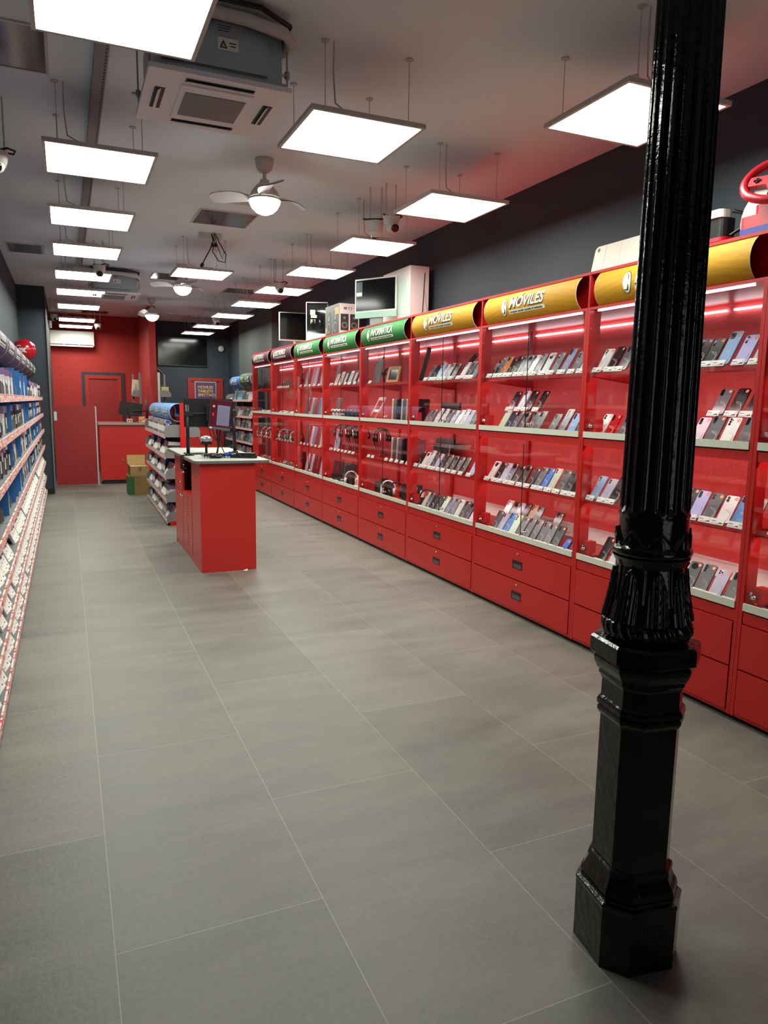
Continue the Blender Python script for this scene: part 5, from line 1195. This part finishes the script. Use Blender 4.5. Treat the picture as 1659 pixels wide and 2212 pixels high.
part('pole', MB().cyl((0, 0, 0), (-.02, 0, .43), .018, n=14).cyl((0, 0, 0), (0, 0, .02), .03, n=14), BLKM, t); part('collar', MB().box(-.05, .015, -.025, .025, .36, .42).tube([(-.02, 0, .39), (-.09, -.05, .4), (-.15, -.08, .4)], .012, 8), BLKM, t)
t = thing('counter_monitor', 'black monitor seen from behind above the counter', 'monitor', (1.24, 7.0, 1.39), (0, 0, 0))
part('casing', MB().prism(rrect(.46, .035, .01), -.135, .13), BLACK, t); part('rear_housing', MB().box(-.03, .16, -.05, -.0175, -.08, .08).box(-.04, .17, -.053, -.05, .055, .065), mat('housing_black', (28, 28, 30), .5), t); part('screw', MB().sphere((.04, -.055, .03), .006, 6).sphere((.04, -.055, -.04), .006, 6).sphere((.0, -.055, -.075), .004, 6).sphere((.02, -.055, -.075), .004, 6), CHROME, t)
part('screen', MB().box(-.22, .22, .0175, .019, -.12, .12), mat('dim_screen', (30, 34, 40), .2), t)
t = thing('customer_screen', 'small tilted screen with a painted red reflection, beside the black counter monitor', 'monitor', (1.305, 6.78, 1.375), (.0, math.radians(7), .05))
T = Matrix.Rotation(-.10, 4, 'X')
part('casing', MB().prism(rrect(.205, .024, .006), -.14, .14, 0, T), BLACK, t); part('screen', MB().box(-.092, .092, -.0155, -.0125, -.115, .128, 0, T), mat('wine_reflection', (86, 20, 36), .12), t)  # wine colour of the screen is a painted reflection of red
m = MB().box(-.03, .085, -.0165, -.0155, -.10, .085, 0, T)
for k in range(17): m.box(-.026, .08, -.0172, -.0165, -.092+k*.010, -.0895+k*.010, 1, T)
m.box(-.075, -.055, -.0168, -.0155, .06, .08, 2, T).box(-.075, -.06, -.0168, -.0155, -.02, .01, 3, T)
part('painted_reflection', m, [mat('reflection_blue_grey', (126, 132, 160), .2), mat('reflection_line', (104, 88, 124), .2), mat('reflection_mark', (170, 170, 200), .3), mat('reflection_red', (170, 60, 80), .3)], t)  # lined sheet is a paper-like reflection painted onto the glass
part('bottom_bezel', MB().box(-.10, .10, -.016, -.012, -.138, -.118, 0, T).box(-.09, -.07, -.018, -.016, -.136, -.122, 1, T), [mat('bezel_grey', (84, 84, 88), .3), WHITE], t)
t = thing('gooseneck_stand', 'thin black forked stand under the small counter screen', 'stand', (1.28, 6.83, ZC)); part('stem', MB().tube([(0, 0, 0), (.015, 0, .1), (.0, 0, .25)], .007).tube([(0.0, 0, .03), (.02, 0, .12), (.035, .0, .25)], .007), BLKM, t); part('foot', MB().cyl((0, 0, 0), (0, 0, .008), .03, n=14), BLKM, t)
t = thing('barcode_scanner', 'silver and black barcode scanner resting on a small stand on the counter', 'scanner', (1.22, 7.05, ZC)); part('head', MB().sphere((0, 0, .145), .045, 16, sq=(1.3, .9, .75)), mat('scanner_silver', (186, 190, 196), .25, metal=.5), t)
part('body', MB().prism([(-.05, -.03), (.05, -.03), (.06, .03), (-.05, .03)], .095, .12).cyl((0, 0, 0), (0, 0, .1), .012), BLACK, t); part('foot', MB().cyl((0, 0, 0), (0, 0, .012), .045, n=16), BLACK, t)
t = thing('payment_terminal', 'long black card terminal wrapped in its cable, right side of the counter', 'card terminal', (1.47, 6.55, ZC), (0, 0, -.45)); part('body', MB().prism(rrect(.24, .085, .02), 0, .03).prism([(p[0]+.02, p[1]) for p in rrect(.18, .075, .02)], .03, .045), BLACK, t)
part('cable', MB().tube([(-.1, -.03, .05), (-.09, .0, .06), (-.07, .03, .05), (-.06, .045, .02), (-.08, .0, .055), (-.05, -.04, .05), (.0, -.06, .008), (.1, -.055, .006), (.13, -.03, .03)], .004), BLACK, t); part('blue_tie', MB().tube([(-.12+.012*math.cos(a), -.01+.02*math.sin(a), .05) for a in [k*.6 for k in range(11)]], .006), mat('tie_blue', (30, 80, 200), .4), t)
t = thing('keyboard', 'dark grey folded tablet lying at the left of the counter top', 'device', (1.13, 7.12, ZC), (0, 0, .2)); part('body', MB().prism(rrect(.2, .14, .02), 0, .014), mat('dull_grey', (84, 86, 86), .5), t); part('edge', MB().prism(rrect(.206, .146, .02), .004, .009), BLACK, t)
rng2 = random.Random(5)
for i in range(6):
    cx, cy = 1.14+.06*i*.9, 6.62+.05*math.sin(i*2); pts = []
    for k in range(26): pts.append((cx+.045*math.sin(k*1.1+i)+.03*rng2.random(), cy+.05*math.cos(k*.9+i*2)+.03*rng2.random(), ZC+.006+.03*abs(math.sin(k*.7+i))))
    tag(part('cable_bundle', MB().tube(pts, .0038, 5), (BLACK, mat('cable_pink', (190, 110, 110), .5), BLACK, mat('cable_blue', (40, 70, 190), .5), BLACK, ALU)[i], None), '%s cable of the tangle on the counter top, %s from left' % (('black', 'pink', 'black', 'blue', 'black', 'silver')[i], nth(i+1)), 'cable')
t = thing('computer_mouse', 'black computer mouse among the cables near the counter front', 'mouse', (1.24, 6.55, ZC)); part('body', MB().sphere((0, 0, .014), .028, 12, sq=(1.4, 1, .6)), BLACK, t); part('scroll_wheel', MB().cyl((-.018, -.003, .03), (-.018, .003, .03), .005), GREYM, t)
t = thing('adapter_block', 'black power adapter between the cables on the counter', 'adapter', (1.2, 6.56, ZC+.0005), (0, 0, .5)); part('body', MB().prism(rrect(.07, .045, .008), 0, .028), BLACK, t); part('label', MB().box(-.02, .02, -.01, .01, .028, .0285), GREY, t)
tag(part('power_cable', MB().tube([(1.25, 6.97, 1.3), (1.27, 6.93, 1.2), (1.3, 6.9, 1.12), (1.3, 6.88, 1.04), (1.27, 6.88, ZC+.004)], .006).tube([(1.22, 6.97, 1.3), (1.25, 6.95, 1.17), (1.33, 6.93, 1.1), (1.37, 6.9, ZC+.006)], .0045), BLACK, None), 'black cables hanging from the monitor to the counter top', 'cable')
tag(part('paper_scrap', MB().add([(1.39, 6.262, .001), (1.425, 6.25, .003), (1.43, 6.285, .012), (1.40, 6.29, .002)], [(0, 1, 2, 3)]).box(1.395, 1.425, 6.262, 6.285, .0, .003), PAPER, None), 'tiny white paper scrap on the floor in front of the counter', 'paper')

# ------------------------------------------------------------ service desk and gate at the back
t = thing('service_desk', 'red service desk with grey-edged top in front of the red back wall', 'desk', (1.0, 13.75, 0))
part('body', MB().box(-.48, .42, 0, .45, .07, 1.055), REDC, t); part('kick_plate', MB().box(-.45, .40, .03, .42, 0, .07), BLKM, t)
part('worktop', MB().box(-.5, .45, -.04, .5, 1.055, 1.095, 0).box(-.5, .45, -.036, .5, 1.095, 1.10, 1), [mat('grey_edge', (158, 158, 154), .5), mat('red_top', (186, 40, 44), .4)], t)
t = thing('service_desk', 'long red counter on the right of the back area behind the counter monitors', 'desk', (2.2, 14.6, 0)); part('body', MB().box(-.6, .55, 0, .5, .07, 1.02), REDC, t); part('kick_plate', MB().box(-.58, .53, .03, .47, 0, .07), BLKM, t); part('worktop', MB().box(-.62, .57, -.03, .52, 1.02, 1.06), mat('grey_edge', (158, 158, 154), .5), t)
t = thing('half_height_gate', 'tall red panel gate with pale edge, left of the service desk', 'gate', (.13, 13.62, 0)); part('panel', MB().box(-.33, .33, -.015, .015, .02, 1.375), mat('dark_red_panel', (158, 34, 36), .45), t)
part('edge_profile', MB().box(.33, .35, -.02, .02, .0, 1.36).cyl((.33, 0, 1.36), (.33, 0, 1.3755), .018), mat('pale_profile', (196, 196, 194), .4), t); part('latch_plate', MB().box(-.325, -.28, -.022, -.015, 1.13, 1.28), WHITE, t)
t = thing('desk_monitor', 'black monitor seen from behind on the red service desk', 'monitor', (1.06, 14.08, 1.1005), (0, 0, .1)); part('casing', MB().box(-.2, .2, -.02, .012, .11, .35, 0, Matrix.Rotation(.12, 4, 'Y')), BLACK, t); part('rear_housing', MB().box(-.02, .14, -.035, -.02, .12, .22), MC['housing_black'], t); part('screw', MB().sphere((.03, -.038, .2), .006, 6).sphere((.08, -.038, .2), .006, 6).sphere((.03, -.038, .14), .006, 6), CHROME, t)
part('stand', MB().cyl((0, 0, 0), (0, 0, .15), .014).cyl((0, 0, 0), (0, 0, .008), .09, n=18), BLKM, t)
t = thing('monitor_pole', 'black pole with arm on the service desk left of the blue sign rolls', 'monitor stand', (1.36, 14.0, 1.1005)); part('pole', MB().cyl((0, 0, 0), (0, 0, .4), .018), BLKM, t); part('arm', MB().tube([(0, 0, .2), (-.15, .03, .2), (-.3, .08, .2)], .016), BLKM, t)
for i, (x, rgb, lb) in enumerate(((.99, (206, 188, 160), 'cream toy robot head box on the red service desk'), (1.20, (206, 170, 100), 'small tan box on the red service desk beside the monitor'))):
    t = box_item('small_box', 'box', x+.05, 13.83, 1.1005, .1, .06, .06 if i == 0 else .1, rgb, lb)
    part('printed_spot', MB().box(-.03, -.01, -.0315, -.03, .02, .04).box(.01, .03, -.0315, -.03, .02, .04), BLACK, t)
t = thing('card_stack', 'small pink and cream box stack on the service desk under the black pole', 'box', (1.30, 13.82, 1.1005)); part('lower_box', MB().box(-.05, .05, -.03, .03, 0, .035), mat('cream_box', (224, 196, 156), .6), t); part('upper_box', MB().box(-.045, .05, -.03, .03, .035, .065), mat('pink_box', (206, 110, 116), .6), t)
def rack(x, y, label, book, sh, h=2.0):
    t = thing('display_rack', label, 'rack', (x, y, 0)); part('post', MB().box(-.02, .02, -.02, .02, 0, h), GREY if sh else ALU, t)
    part('post', MB().box(*((-.115, -.08) if sh else (.12, .155)), .3, .34, 0, h-.02), GREY, t)
    for z in (1.56, 1.3):
        s = part('shelf', MB().box(-.14 if sh else .02, -.02 if sh else .2, -.02, .3, z, z+.012), BLKM, t)
        part('shelf_end', MB().prism([(p[0], p[1]) for p in div_poly(.13 if sh else .2, .12)], -.0015, .0015, 0, Matrix.Translation((-.015 if sh else .01, -.025, z)) @ Matrix(((-1 if sh else 1, 0, 0, 0), (0, 0, 1, 0), (0, 1, 0, 0), (0, 0, 0, 1)))), GREY, s)
    return t
rack(1.29, 14.36, 'grey post rack with magazine by the red partition, left of the black wall', 1, True)
rack(1.575, 13.9, 'grey post rack with yellow book beside the red partition, in front of black wall', 2, False)
t = thing('magazine', 'cream printed magazine standing in the left grey rack', 'magazine', (1.20, 14.40, 1.573), (0, 0, 0)); part('cover', MB().box(-.07, .075, -.005, .005, 0, .30, 0, Matrix.Rotation(.08, 4, 'Y')), mat('cream_cover', (218, 196, 170), .6, noise=.2, nscale=12), t)
m = MB()
for k in range(9): m.add([(-.04+.008*k, -.007, .08+.018*k), (.05-.004*k, -.007, .10+.02*k), (.05-.004*k, -.007, .108+.02*k), (-.04+.008*k, -.007, .085+.018*k)], [(0, 1, 2, 3)], k % 2)
part('illustration', m, [mat('sepia_print', (120, 90, 60), .6), mat('slate_print', (90, 96, 116), .6)], t)
t = thing('yellow_book', 'pale yellow book with two round black eyes in the right grey rack', 'book', (1.68, 13.93, 1.573)); part('cover', MB().box(-.06, .07, -.01, .01, 0, .17), mat('dull_yellow', (196, 186, 110), .6), t); part('printed_eyes', MB().cyl((-.03, -.0105, .08), (-.03, -.012, .08), .014, n=14).cyl((.035, -.0105, .08), (.035, -.012, .08), .014, n=14), BLACK, t)
t = thing('white_book', 'dark printed books lying on the lower shelf of the left grey rack', 'book', (1.20, 14.46, 1.313)); part('cover', MB().box(-.08, .07, -.05, .05, 0, .06), mat('mixed_print', (150, 120, 116), .6, noise=.5, nscale=30), t); part('pages', MB().box(-.082, -.02, -.052, .052, .02, .05), PAPER, t)
t = thing('wall_clock', 'round bronze-rimmed clock on the black wall behind the right grey rack', 'clock', (1.80, 16.49, 1.95)); part('rim', MB().tube([(.18*math.cos(a), -.02, .22*math.sin(a)) for a in [2*PI*i/30 for i in range(31)]], .012), mat('bronze_rim', (120, 104, 84), .4, metal=.4), t); part('dial', MB().cyl((0, -.01, 0), (0, -.02, 0), .17, n=30), BLACK, t)

# cardboard boxes on the floor
def carton(x, y, z, dx, dy, dz, rgb, label, rz=0, open_=False, panel=None, name='cardboard_box'):
    t = thing(name, label, 'box', (x, y, z), (0, 0, rz)); cm = mat('cb_%d' % rgb[0], rgb, .85, noise=.06, nscale=14)
    a, b_ = dx/2, dy/2
    part('carton', MB().box(-a, a, -b_, b_, 0, .01).box(-a, -a+.006, -b_, b_, .01, dz).box(a-.006, a, -b_, b_, .01, dz).box(-a+.006, a-.006, -b_, -b_+.006, .01, dz).box(-a+.006, a-.006, b_-.006, b_, .01, dz), cm, t)
    if open_:
        part('flap', MB().box(-a, a, 0, .004, 0, .16, 0, Matrix.Translation((0, b_, dz)) @ Matrix.Rotation(-.25, 4, 'X')), cm, t); part('flap', MB().box(-.004, 0, -b_, b_, 0, .12, 0, Matrix.Translation((-a, 0, dz)) @ Matrix.Rotation(-.7, 4, 'Y')), cm, t)
        part('packing_paper', MB().grid(lambda u, v: (-a+.01+(dx-.02)*u, -b_+.01+(dy-.02)*v, dz-.02+.02*math.sin(u*17)*math.sin(v*13)), 16, 12), mat('packing_tan', (190, 160, 110), .8), t)
    else: part('lid', MB().box(-a, a, -b_, b_, dz, dz+.005), cm, t)
    if panel: part('printed_panel', MB().box(-a-.0006, -a+dx*.3, -b_-.0012, -b_-.0003, .005, dz-.01).box(-a-.0012, -a-.0003, -b_, b_, .005, dz-.01), mat('green_print', (56, 104, 50), .7), t)
    part('tape', MB().box(-.02, .03, -b_-.0014, -b_-.0004, dz*.55, dz), mat('brown_tape', (150, 116, 70), .3), t)
carton(1.01, 12.22, 0, .32, .4, .30, (150, 124, 78), 'lower cardboard box with green printed side, left of the gondola', 0, False, True)
carton(1.02, 12.20, .3055, .28, .36, .15, (176, 146, 96), 'open cardboard box filled with packing on top of the green one', .05, True)
